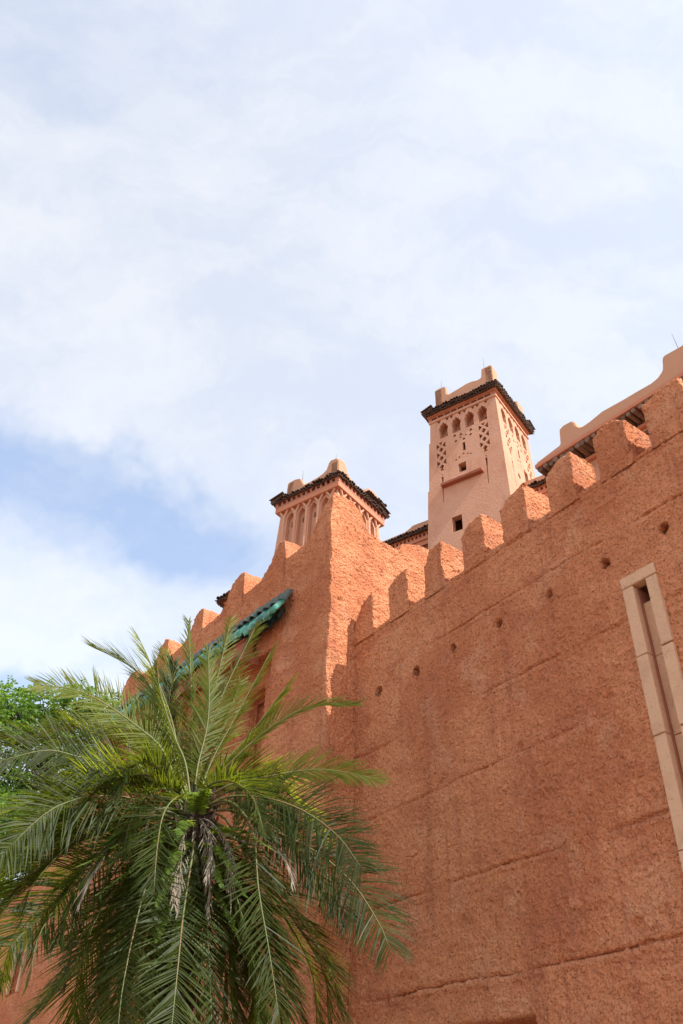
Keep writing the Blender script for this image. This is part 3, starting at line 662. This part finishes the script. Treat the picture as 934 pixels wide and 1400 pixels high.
# --- long parapet with log ends, upper right
C, L, R, z_ = frame_at(760, 615, 15.0, -39.4)
def P3w(u, z, off): return C + L * u - R * off + UP * z
b3 = empty('parapet_building', C, 'tan building at the upper right with curved parapet over a row of log ends', 'building')
m_ = MB(); extrude_profile(m_, [(-7, 14.72), (-7, 15.4), (-3.9, 15.42), (-3.42, 15.44), (-3.32, 15.42), (-2.93, 15.46), (-2.87, 15.42), (-2.84, 15.24), (-2.80, 15.10), (-2.66, 15.0), (-2.5, 14.97), (-2.1, 15.0), (-1.85, 15.01),
    (-1.3, 15.06), (-.95, 15.0), (-.78, 14.99), (-.66, 15.02), (-.60, 15.12), (-.56, 15.30), (-.48, 15.34), (-.30, 15.36), (-.17, 15.31), (-.14, 15.0), (-.13, 14.88), (.57, 14.80), (.57, 14.72)], P3w, .30)
fix_normals(m_.build('parapet', M['plaster_tan'], b3), .025)
link('cornice', bevel_box(P3w(-7, 14.62, -.34), L * 7.6, -R * .37, UP * .11, .02, .0, 2), M['cornice'], b3)
lg = MB(); lg.tube([(0, 0, 0), (.42, 0, 0)], .060, 9); lgm = lg.mesh('log_end'); lgm.materials.append(M['log'])
rr = random.Random(9)
for q in range(50):
    o = link('log_end', lgm, None, b3, loc=P3w(.50 - q * .148 + rr.uniform(-.012, .012), 14.555 + rr.uniform(-.012, .008), -.42 + rr.uniform(-.02, .03)))
    o.rotation_euler = (rr.uniform(0, 3), rr.uniform(-.04, .04), math.atan2(-R.y, -R.x) + rr.uniform(-.05, .05)); s_ = rr.uniform(.85, 1.22); o.scale = (1, s_, s_)
mb = MB(); mb.box(P3w(-7, 14.612, -.6), L * 7.55, -R * .57, UP * .03); mb.build('soffit_board', M['beam'], b3)
m_ = MB(); m_.box(P3w(-7, 0, -.45), L * 7.52, R * 3.0, UP * 14.62); m_.build('house_wall', M['plaster_tan'], b3)
link('moulding', bevel_box(P3w(-7, 14.36, -.45), L * 7.55, -R * .10, UP * .08, .015, 0, 2), M['cornice'], b3)
for q in range(16):
    link('moulding_block', bevel_box(P3w(-6.8 + q * .48, 14.16, -.45), L * .12, -R * .06, UP * .09, .01, .002, q), M['tile_dark'], b3)
rod(P3w(-3.22, 15.42, -.12), .56, 'thin leaning metal rod on the parapet block at the right edge', (-.05, .0))

# --- low tiled wing between the towers
C, L, R, z_ = frame_at(585, 714, 22.5, -53.5)
b4 = empty('tiled_wing', C, 'low wing with a dark tiled eave and dentils between the two towers', 'building')
K4 = 22.5 / 19
def P4(u, z, off): return C + L * u * K4 - R * off + UP * (1.6 + (z - 1.6) * K4)
m_ = MB(); m_.box(P4(-5.5, 0, -.20) * Vector((1, 1, 0)) if 0 else Vector((P4(-5.5, 0, -.2).x, P4(-5.5, 0, -.2).y, 0)), L * 8.0 * K4, R * 2.2, UP * P4(0, 15.95, 0).z); m_.build('house_wall', M['plaster'], b4)
fz = MB(); region(fz, P4, rect(-5.5, 2.5, 15.55, 16.0), [(rect(-5.4 + q * .125, -5.4 + q * .125 + .07, 15.84, 15.94), .1, []) for q in range(62)])
fix_normals(fz.build('dentil_frieze', M['cornice'], b4))
link('moulding', bevel_box(P4(-5.5, 15.70, 0), L * 8.0 * K4, -R * .05, UP * .06, .012, 0, 2), M['cornice'], b4)
roof_tiles(b4, P4(-5.6, 1.6, .02) - UP * 1.6, L, -R, 8.1 * K4, P4(0, 16.03, 0).z, .115, .12, M['tile_dark'], 3, 12, 16)
m_ = MB(); extrude_profile(m_, [(-5.5, 16.0), (-5.5, 16.30), (-.2, 16.34), (.30, 16.36), (.50, 16.36), (.60, 16.30), (.75, 16.24), (1.2, 16.23), (2.5, 16.22), (2.5, 16.0)], P4, .3)
fix_normals(m_.build('parapet', M['plaster_tan'], b4), .02)

# --- eave tip that peeps out behind the second merlon of the tall wall
p = sight(309, 812, 17.0); C = Vector((p.x, p.y, 0)); L, R = hdir(-53), hdir(37)
b5 = empty('hidden_turret', C, 'dark tiled eave tip of a turret peeping from behind a merlon of the tall wall', 'turret')
C5 = C - L * .45 + R * .1
m_ = MB(); m_.box(C5, L * .5, R * .6, UP * (p.z - .12)); m_.build('turret_wall', M['plaster'], b5)
ring(b5, 'cornice', C5, L, R, .5, .6, p.z - .20, p.z - .10, .05, M['cornice'], 3)
roof_tiles(b5, C5 - L * .05, L, -R, .66, p.z - .08, .09, .2, M['tile_dark'], 3, 22, 18)
roof_tiles(b5, C5 + L * .52 - R * .1, R, L, .6, p.z - .08, .09, .2, M['tile_dark'], 3, 23, 18)

# ------------------------------------------------------------------ palm
def smooth_curve(pts, n):
    P = np.array([list(p) for p in pts]); m = len(P)
    if m == 2: t = np.linspace(0, 1, n)[:, None]; return P[0] * (1 - t) + P[1] * t
    Q = np.vstack([2 * P[0] - P[1], P, 2 * P[-1] - P[-2]]); out = []
    for x in np.linspace(0, m - 1 - 1e-6, n):
        i = int(x); t = x - i; a, b, c, d = Q[i], Q[i + 1], Q[i + 2], Q[i + 3]
        out.append(.5 * ((2 * b) + (c - a) * t + (2 * a - 5 * b + 4 * c - d) * t * t + (3 * b - a - 3 * c + d) * t ** 3))
    return np.array(out)
def make_frond(mb_leaf, mb_st, pts, lmax=.36, width=.0066, pairs=60, ang=48, twist=0, seed=0, droop=.5, start=.16, fold=25, az=None, sparse=0.0):
    rr = random.Random(seed); n = 40; C_ = smooth_curve(pts, n)
    seg = np.linalg.norm(np.diff(C_, axis=0), axis=1); cum = np.concatenate([[0], np.cumsum(seg)]); Ltot = cum[-1]
    mb_st.tube([Vector(c) for c in C_[::2]], [.016 * (1 - .85 * i / 20) for i in range(20)], 5)
    hz = Vector(C_[-1] - C_[0]) if az is None else az
    hz = Vector((hz.x, hz.y, 0));
    if hz.length < .05: hz = Vector((1, 0, 0))
    hz.normalize(); side0 = UP.cross(hz).normalized()
    for q in range(pairs):
        t = start + (1 - start) * (q + rr.uniform(-.25, .25)) / pairs; t = min(max(t, start), .995)
        x = t * Ltot; i = min(int(np.searchsorted(cum, x)) - 1, n - 2); i = max(i, 0); fr_ = (x - cum[i]) / max(seg[i], 1e-6)
        p = Vector(C_[i] * (1 - fr_) + C_[i + 1] * fr_); T = Vector(C_[i + 1] - C_[i]).normalized()
        sd_ = (side0 - T * side0.dot(T)).normalized(); Nn = sd_.cross(T)
        if Nn.dot(UP + hz) < 0: Nn = -Nn
        rt = Matrix.Rotation(math.radians(twist + rr.uniform(-6, 6)), 3, T); sd_ = rt @ sd_; Nn = rt @ Nn
        u = (t - start) / (1 - start)
        ln = lmax * (min(1, .35 + 2.2 * u) if u < .35 else 1 - .62 * ((u - .35) / .65) ** 1.6) * rr.uniform(.88, 1.1)
        a = math.radians(ang + (22 * (.5 - u)) + rr.uniform(-9, 9) + 7 * math.sin(q * .33 + seed))
        for sg in (-1, 1):
            if rr.random() < sparse: continue
            f = math.radians(fold + rr.uniform(-9, 9))
            d = (T * math.cos(a) + (sd_ * sg * math.cos(f) + Nn * math.sin(f)) * math.sin(a)).normalized()
            wv = d.cross(Nn).normalized(); wv = (wv + Nn * sg * rr.uniform(-.3, .6)).normalized()
            P_, dd = p.copy(), d.copy(); rings = []
            k = 4
            for j in range(k + 1):
                tt = j / k; w_ = width * (.75 + .5 * tt if tt < .4 else 1.0 * (1 - ((tt - .4) / .6) ** 1.7) + .06)
                rings.append((P_ - wv * w_, P_ + wv * w_))
                dd = (dd - UP * (droop * .18 * (tt + .3)) + Vector((rr.uniform(-.02, .02), rr.uniform(-.02, .02), 0))).normalized(); P_ = P_ + dd * (ln / k)
            vs = [v for r_ in rings for v in r_]; mb_leaf.add(vs, [(2 * j, 2 * j + 1, 2 * j + 3, 2 * j + 2) for j in range(k)])
PALM_HD = 9.0
crown = sight(264, 1112, PALM_HD)
palm = empty('palm_tree', (crown.x, crown.y, 0), 'feathery green date palm with ferns and dry fronds on its trunk, at the lower left', 'palm tree')
# trunk: fibrous column with boots of old leaf stalks
tr = MB(); rr = random.Random(5); pts, rad = [], []
for i in range(26):
    z = crown.z * i / 25; pts.append((crown.x + .05 * math.sin(z * .9), crown.y + .04 * math.cos(z), z)); rad.append(.15 + .05 * math.exp(-z * 2) + (.05 if i > 20 else 0) + rr.uniform(-.01, .01))
rad[-1] = .07; tr.tube(pts, rad, 14); tr.build('trunk', M['trunk'], palm, True)
bt = MB()
for q in range(150):
    z = 1.5 + (crown.z - 1.45) * (q / 150) ** .8; a = q * 2.4; o = Vector((crown.x, crown.y, z)); d = Vector((math.cos(a), math.sin(a), 0))
    r0 = .13; bt.tube([o + d * r0, o + d * (r0 + .09) + UP * .10, o + d * (r0 + .13) + UP * (.20 + rr.uniform(0, .08))], [.035, .028, .008], 5)
for q in range(90):   # hanging fibres and stubs round the crown
    a = rr.uniform(0, 6.28); d = Vector((math.cos(a), math.sin(a), 0)); o = Vector((crown.x, crown.y, crown.z - rr.uniform(.0, .9)))
    bt.tube([o + d * .12, o + d * rr.uniform(.18, .28) + UP * rr.uniform(-.05, .12), o + d * rr.uniform(.2, .34) - UP * rr.uniform(.1, .35)], [.012, .008, .003], 4)
bt.build('old_leaf_bases', M['trunk'], palm, False)['kind'] = 'stuff'
# fronds: measured outlines of stalks (base .. tip), distance of the tip, options
B = (264, 1108)
FR = [
 # upright fan
 ([B, (248, 1050), (233, 978), (205, 905), (188, 868)], 9.6, dict(lmax=.46, ang=30, twist=10, m='L')),
 ([B, (240, 1040), (222, 970), (190, 920), (128, 884)], 9.3, dict(lmax=.46, ang=30, twist=-10)),
 ([B, (262, 1040), (262, 960), (258, 848)], 9.8, dict(lmax=.30, ang=28, m='L', fold=35)),
 ([B, (272, 1040), (290, 960), (316, 846)], 10.0, dict(lmax=.34, ang=32, m='L')),
 ([B, (276, 1040), (300, 960), (352, 852)], 9.7, dict(lmax=.34, ang=34, m='L')),
 ([B, (270, 1050), (285, 980), (285, 890)], 9.4, dict(lmax=.32, ang=35, m='L')),
 ([(268, 1100), (290, 1040), (325, 975), (374, 884)], 9.2, dict(lmax=.30, ang=26, m='L')),
 ([(270, 1100), (300, 1050), (345, 1000), (396, 932)], 9.1, dict(lmax=.34, ang=24, m='L')),
 ([(272, 1100), (310, 1048), (370, 995), (425, 966), (488, 962)], 8.5, dict(lmax=.26, ang=26, m='L', twist=65)),
 ([(255, 1100), (240, 1050), (228, 1000), (238, 905)], 9.9, dict(lmax=.44, ang=28)),
 ([(258, 1100), (250, 1040), (240, 980), (226, 888)], 10.2, dict(lmax=.44, ang=28, m='L')),
 ([(264, 1100), (280, 1060), (300, 1010), (330, 930)], 10.4, dict(lmax=.40, ang=30, m='L')),
 ([(262, 1100), (262, 1050), (270, 1000), (300, 930)], 10.4, dict(lmax=.42, ang=32)),
 ([(258, 1100), (246, 1060), (226, 1020), (196, 960)], 10.3, dict(lmax=.42, ang=32, m='L')),
 # left side
 ([(252, 1105), (225, 1030), (190, 995), (140, 960), (98, 942), (48, 936)], 8.9, dict(lmax=.36, ang=46, twist=-72, m='L', fold=8)),
 ([(250, 1108), (215, 1040), (170, 1000), (120, 990), (60, 1000)], 9.4, dict(lmax=.34, ang=42, m='L', twist=-60)),
 ([(250, 1110), (210, 1070), (160, 1048), (105, 1034), (60, 1026), (-20, 1046)], 8.4, dict(lmax=.44, ang=50, twist=-66, fold=10)),
 ([(250, 1115), (232, 1118), (195, 1095), (140, 1088), (97, 1095), (56, 1117), (0, 1172)], 8.2, dict(lmax=.46, ang=52, twist=-68, droop=.8, fold=8)),
 ([(250, 1112), (240, 1085), (223, 1056), (200, 1042), (178, 1052), (158, 1092)], 8.3, dict(lmax=.30, ang=40)),
 ([(250, 1115), (200, 1085), (120, 1080), (60, 1110), (-10, 1210)], 8.8, dict(lmax=.46, ang=44)),
 ([(250, 1118), (190, 1120), (110, 1150), (50, 1190), (0, 1250)], 9.3, dict(lmax=.42, ang=44)),
 ([(252, 1120), (200, 1150), (111, 1203), (77, 1233), (45, 1262), (12, 1296)], 8.6, dict(lmax=.46, ang=58, twist=-70, droop=.9, fold=6)),
 ([(252, 1122), (205, 1160), (140, 1240), (108, 1310), (60, 1370), (20, 1420)], 8.2, dict(lmax=.40, ang=34, twist=10)),
 ([(255, 1125), (200, 1180), (150, 1262), (100, 1330), (40, 1400)], 9.0, dict(lmax=.42, ang=46)),
 # hanging in front
 ([(256, 1120), (232, 1136), (205, 1195), (184, 1271), (168, 1350), (160, 1420)], 8.0, dict(lmax=.42, ang=54, twist=15, fold=8)),
 ([(262, 1125), (264, 1159), (251, 1247), (243, 1325), (232, 1430)], 7.9, dict(lmax=.40, ang=56, twist=-8, fold=8)),
 ([(258, 1125), (225, 1170), (175, 1290), (120, 1400)], 8.6, dict(lmax=.40, ang=42)),
 ([(266, 1125), (275, 1180), (285, 1290), (290, 1420)], 8.4, dict(lmax=.40, ang=40)),
 ([(266, 1125), (290, 1180), (312, 1290), (322, 1420)], 8.7, dict(lmax=.40, ang=38)),
 ([(262, 1125), (235, 1190), (215, 1300), (200, 1420)], 8.9, dict(lmax=.40, ang=38)),
 # right side
 ([(272, 1102), (310, 1075), (365, 1062), (440, 1052), (520, 1066)], 8.5, dict(lmax=.30, ang=36, twist=70, m='L', fold=12)),
 ([(274, 1108), (310, 1090), (357, 1090), (410, 1106), (460, 1141), (497, 1190)], 8.3, dict(lmax=.42, ang=60, twist=72, droop=.9, fold=5)),
 ([(274, 1112), (315, 1108), (361, 1130), (428, 1162), (480, 1205), (518, 1262), (534, 1300)], 8.4, dict(lmax=.50, ang=54, twist=70, droop=.7, fold=6)),
 ([(274, 1110), (300, 1095), (325, 1103), (347, 1141), (353, 1212), (368, 1300), (386, 1420)], 8.0, dict(lmax=.42, ang=54, twist=5, fold=8)),
 ([(274, 1108), (312, 1098), (360, 1112), (410, 1150), (450, 1200), (478, 1262)], 8.8, dict(lmax=.44, ang=52, twist=60, droop=.8, fold=8)),
 ([(274, 1115), (320, 1140), (366, 1190), (415, 1262), (448, 1320), (470, 1400)], 8.7, dict(lmax=.40, ang=42, twist=12)),
 ([(272, 1118), (300, 1150), (345, 1230), (385, 1320), (420, 1420)], 8.9, dict(lmax=.42, ang=44)),
 ([(272, 1118), (300, 1160), (330, 1250), (350, 1340), (355, 1420)], 8.5, dict(lmax=.40, ang=42)),
 ([(272, 1110), (305, 1085), (345, 1082), (380, 1110), (400, 1160)], 8.9, dict(lmax=.38, ang=46)),
 ([(268, 1105), (285, 1075), (315, 1068), (345, 1090), (362, 1140)], 8.1, dict(lmax=.34, ang=46)),
 ([(262, 1105), (240, 1080), (205, 1085), (180, 1120), (168, 1170)], 8.3, dict(lmax=.36, ang=46)),
 ([(262, 1105), (245, 1090), (225, 1110), (215, 1160), (210, 1230)], 7.8, dict(lmax=.34, ang=42)),
 # dry ones
 ([(262, 1125), (235, 1112), (214, 1106), (200, 1130), (192, 1165)], 8.5, dict(lmax=.20, ang=18, m='D', width=.005, sparse=.3, droop=1.2, pairs=26, start=.45)),
 ([(255, 1130), (200, 1150), (160, 1152), (130, 1190), (108, 1235)], 8.3, dict(lmax=.34, ang=16, m='D', width=.005, sparse=.3, droop=1.1, pairs=34, start=.4)),
 ([(274, 1125), (330, 1150), (375, 1160), (396, 1190), (400, 1215)], 8.3, dict(lmax=.22, ang=18, m='D', width=.005, sparse=.3, droop=1.1, pairs=26, start=.55)),
 ([(268, 1130), (255, 1160), (240, 1195), (238, 1240)], 8.2, dict(lmax=.25, ang=20, m='D', width=.005, sparse=.3, droop=1.2, pairs=22, start=.3)),
 ([(270, 1130), (285, 1170), (286, 1215), (284, 1260)], 8.3, dict(lmax=.20, ang=20, m='D', width=.005, sparse=.3, droop=1.2, pairs=18, start=.3)),
]
rr = random.Random(77)
for (tx, ty, k, m0) in ((-25, 1000, 40, 'N'), (-20, 1140, 50, 'L'), (30, 1150, 70, 'L'), (-10, 1215, 60, 'N'), (90, 975, 20, 'L'), (80, 1290, 60, 'N'), (30, 1260, 70, 'N'), (-20, 1290, 60, 'N'), (0, 1350, 60, 'L'), (40, 1340, 70, 'N'), (-30, 1250, 50, 'L'), (90, 1350, 60, 'N'),
        (440, 1250, 70, 'N'), (215, 905, 0, 'N'), (180, 990, 20, 'L')):
    x0, y0 = 262, 1108; mx_, my_ = (x0 + tx) / 2, (y0 + ty) / 2 - k
    FR.append(([(x0, y0), (x0 * .65 + mx_ * .35, y0 - (y0 - my_) * .62), (mx_, my_), (tx * .8 + mx_ * .2, my_ + (ty - my_) * .58), (tx, ty)], rr.uniform(8.3, 10.1), dict(lmax=rr.uniform(.32, .40), ang=rr.uniform(32, 46), twist=rr.uniform(-35, 35), m=m0)))
for q in range(12):      # dry hanging rags among the leaf bases
    x1 = 225 + q * 8 + rr.uniform(-8, 8)
    FR.append(([(264, 1118), (264 + (x1 - 264) * .5, 1125), (x1, 1160), (x1 + rr.uniform(-8, 8), 1215 + rr.uniform(-20, 40))], rr.uniform(8.2, 8.9), dict(lmax=rr.uniform(.14, .24), ang=20, droop=1.6, pairs=26, start=.3, sparse=.4, width=.0045, fold=rr.uniform(-20, 60), m='D')))
for q in range(22):      # the skirt of older fronds under the crown
    x1 = 120 + q * 14.5 + rr.uniform(-14, 14); sgn = (x1 - 264) / 160
    up_ = rr.uniform(-30, 20)
    FR.append(([(264 + 10 * sgn, 1118), (264 + 60 * sgn, 1135 + up_), (264 + 120 * sgn, 1220 + up_ + abs(sgn) * 10), (x1 + 6 * sgn, 1330), (x1 + 14 * sgn, 1440)], rr.uniform(8.1, 9.9), dict(lmax=rr.uniform(.34, .46), ang=rr.uniform(36, 50), twist=rr.uniform(-30, 30), m='D' if q % 9 == 4 else 'N')))
for q in range(6):      # inner fronds between the fan and the skirt
    a = rr.uniform(-1.2, 1.2); FR.append(([(262, 1105), (262 + 50 * a, 1060), (262 + 110 * a, 1050 + 25 * abs(a)), (262 + 160 * a, 1095 + 50 * abs(a))], rr.uniform(8.3, 9.9), dict(lmax=.38, ang=42, twist=rr.uniform(-25, 25), m='L' if q % 3 == 0 else 'N')))
for q, (pp, hd1, op) in enumerate(FR):
    m_ = op.pop('m', 'N'); L_, S_ = MB(), MB(); n = len(pp)
    pts = [sight(x, y, PALM_HD + (hd1 - PALM_HD) * (i / (n - 1)) ** .8) for i, (x, y) in enumerate(pp)]
    op['lmax'] = op['lmax'] * (1.36 if m_ != 'D' else 1); op.setdefault('pairs', 96); op.setdefault('droop', .3)
    make_frond(L_, S_, pts, seed=100 + q, **op)
    fo = S_.build('frond', M['leaf_dead'] if m_ == 'D' else M['rachis'], palm, True)
    if m_ == 'D': fo['label'] = 'withered grey frond'
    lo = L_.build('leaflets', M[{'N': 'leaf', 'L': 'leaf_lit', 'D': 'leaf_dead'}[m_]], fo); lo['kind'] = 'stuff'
# ferns rooted in the leaf bases
FE = [((266, 1120), (262, 1085), 8.3, .45), ((268, 1125), (285, 1078), 8.4, .4), ((264, 1150), (222, 1205), 8.2, .5), ((262, 1170), (212, 1240), 8.2, .5), ((262, 1190), (212, 1290), 8.1, .5),
      ((268, 1160), (318, 1190), 8.2, .5), ((268, 1170), (305, 1215), 8.2, .5), ((262, 1140), (196, 1168), 8.3, .5), ((255, 1150), (150, 1160), 8.3, .5), ((250, 1160), (105, 1185), 8.4, .5), ((255, 1170), (130, 1225), 8.4, .5),
      ((270, 1140), (372, 1160), 8.3, .4), ((265, 1200), (230, 1330), 8.3, .4), ((270, 1200), (330, 1290), 8.4, .4), ((258, 1190), (150, 1290), 8.5, .5), ((268, 1180), (345, 1235), 8.5, .4), ((262, 1130), (240, 1150), 8.1, .5)]
fern = empty('sword_fern', (crown.x, crown.y, crown.z - .5), 'bright green sword fern growing out of the palm trunk', 'fern')
for q, (a, b, hd, k) in enumerate(FE):
    rr = random.Random(300 + q); p0 = sight(a[0], a[1], 8.85); p3 = sight(b[0], b[1], hd); mid_ = p0.lerp(p3, .5) + UP * .12
    C_ = smooth_curve([p0, mid_, p3], 28); L_ = MB(); L_.tube([Vector(c) for c in C_[::3]], .004, 4)
    for i in range(4, 28):
        for sub in (0, .5):
            if i + 1 > 27: continue
            p = Vector(C_[i]).lerp(Vector(C_[i + 1]), sub); T = Vector(C_[i + 1] - C_[i]).normalized(); sd_ = T.cross(UP).normalized(); Nn = sd_.cross(T)
            ln = .085 * math.sin(math.pi * min(1, (i / 28) * .75 + .25)) * rr.uniform(.8, 1.2) + .01
            for sg in (-1, 1):
                d = (sd_ * sg + T * .35 + Nn * rr.uniform(-.4, .3) - UP * .25).normalized(); wv = (T + Nn * rr.uniform(-.6, .6)).normalized() * .0125; m1 = p + d * ln * .5
                L_.add([p - wv * .6, p + wv * .6, m1 + wv, p + d * ln, m1 - wv], [(0, 1, 2, 3, 4)])
    L_.build('fern_frond', M['fern'], fern)

# ------------------------------------------------------------------ broadleaf tree beyond the wall, at the left
TK = 1.36; tb = sight(72, 1085, 17.0 * TK); tree = empty('broadleaf_tree', (tb.x, tb.y, 0), 'leafy bright green tree with dark trunk at the left edge behind the palm', 'tree')
T_ = MB(); rr = random.Random(21)
top = Vector((tb.x, tb.y, tb.z)); T_.tube([(tb.x + .2, tb.y, 0), (tb.x + .1, tb.y, tb.z * .5), top, top + Vector((.05, 0, .5))], [.30, .20, .15, .12], 9)
tips = []
CL = [(20, 960, 17.0, 1.0), (60, 950, 17.2, .9), (110, 945, 17, .8), (150, 960, 17.6, .8), (10, 1000, 16.8, .9), (60, 1000, 17, .9), (120, 1000, 17, .9), (165, 990, 17.8, .7), (10, 1050, 17, .8), (110, 1050, 17.4, .8), (40, 1090, 17.2, .7), (10, 1110, 16.6, .9),
      (-50, 980, 17, 1.2), (-60, 1080, 17, 1.2), (-120, 1020, 17, 1.2), (100, 1095, 17.6, .6), (15, 1150, 17.4, .9), (70, 1140, 18, .7), (-10, 1190, 17, .9), (140, 1030, 18, .8), (90, 965, 18.5, .8), (35, 1120, 16.5, .9), (75, 1110, 18.4, .8), (35, 1180, 17.5, 1.0), (90, 1130, 17.6, .7), (40, 1040, 18.5, .9), (0, 940, 17.5, .9), (80, 1000, 18.6, .9), (130, 975, 18.5, .7), (35, 975, 18.5, .9), (90, 1050, 19, 1.0), (20, 1080, 19, 1.0), (150, 1060, 19, .8)]
for q, (x, y, hd, r) in enumerate(CL):
    hd *= TK; r *= 1.0; y += 14
    c = sight(x, y, hd); a = top - UP * rr.uniform(0, .6); m1 = a.lerp(c, .5) + Vector((rr.uniform(-.15, .15), rr.uniform(-.15, .15), .15 + rr.uniform(-.1, .2)))
    T_.tube([a, m1, c], [.05, .03, .01], 5); tips.append((a, m1, c, r))
    for k in range(7):
        e = c + Vector((rr.gauss(0, 1), rr.gauss(0, 1), rr.gauss(0, .7))).normalized() * r * .55 * rr.uniform(.6, 1); T_.tube([m1.lerp(c, rr.uniform(.3, .9)), c.lerp(e, .5) + UP * .05, e], [.016, .010, .004], 4)
T_.build('trunk', M['bark'], tree, True)
nrng = np.random.RandomState(3); Lf = MB()
for (a, m1, c, r) in tips:
    for k in range(110):                                  # sprays: a twig with paired leaflets, drooping
        d = Vector(nrng.normal(size=3)); d.z *= .7; d.normalize(); o = c + d * r * .62 * nrng.uniform(.25, 1) ** .6
        dr = (d + Vector((nrng.normal() * .5, nrng.normal() * .5, -.25))).normalized(); sd_ = dr.cross(UP).normalized(); ln = nrng.uniform(.20, .38)
        for j in range(7):
            p = o + dr * ln * j / 7 - UP * .05 * (j / 7) ** 2
            for sg in (-1, 1):
                ld_ = (sd_ * sg + dr * .5 + Vector(nrng.normal(size=3)) * .25 - UP * .2).normalized(); L2 = nrng.uniform(.08, .14); wv = ld_.cross(Vector(nrng.normal(size=3))).normalized() * L2 * .24
                Lf.add([p, p + ld_ * L2 * .5 + wv, p + ld_ * L2, p + ld_ * L2 * .5 - wv], [(0, 1, 2, 3)])
o = Lf.build('crown', M['tree_leaf'], tree); o['kind'] = 'stuff'

# ------------------------------------------------------------------ wall lantern, lower left
lp = sight(-16, 1352, 10.5); lan = empty('wall_lantern', lp - UP * .3, 'dark metal lantern at the left edge near the bottom, half hidden by fronds', 'lantern')
def lathe(prof, c, n=10):
    m_ = MB(); vs = []
    for r, z in prof: vs += [(c.x + math.cos(k * 2 * math.pi / n) * r, c.y + math.sin(k * 2 * math.pi / n) * r, c.z + z) for k in range(n)]
    m_.add(vs, [(i * n + k, i * n + (k + 1) % n, (i + 1) * n + (k + 1) % n, (i + 1) * n + k) for i in range(len(prof) - 1) for k in range(n)]); return m_
lathe([(.0, .30), (.02, .29), (.025, .22), (.10, .16), (.17, .10), (.175, .08), (.14, .075)], lp).build('cap', M['pit'], lan)
lathe([(.13, .08), (.12, -.12), (.08, -.20)], lp, 8).build('glass', M['glass'], lan)
lathe([(.09, -.19), (.10, -.22), (.05, -.27), (.015, -.33), (.0, -.34)], lp).build('finial', M['pit'], lan)
mb = MB()
for k in range(8):
    a = k * math.pi / 4; mb = MB(); mb.tube([lp + Vector((math.cos(a) * .133, math.sin(a) * .133, .08)), lp + Vector((math.cos(a) * .123, math.sin(a) * .123, -.12)), lp + Vector((math.cos(a) * .085, math.sin(a) * .085, -.2))], .007, 4); mb.build('cage_bar', M['pit'], lan)
mb = MB(); mb.tube([lp + UP * .29, lp + UP * .45 + Vector((.02, .05, 0)), lp + UP * .5 + Vector((.1, .35, 0))], .012, 6); mb.build('hook', M['pit'], lan)
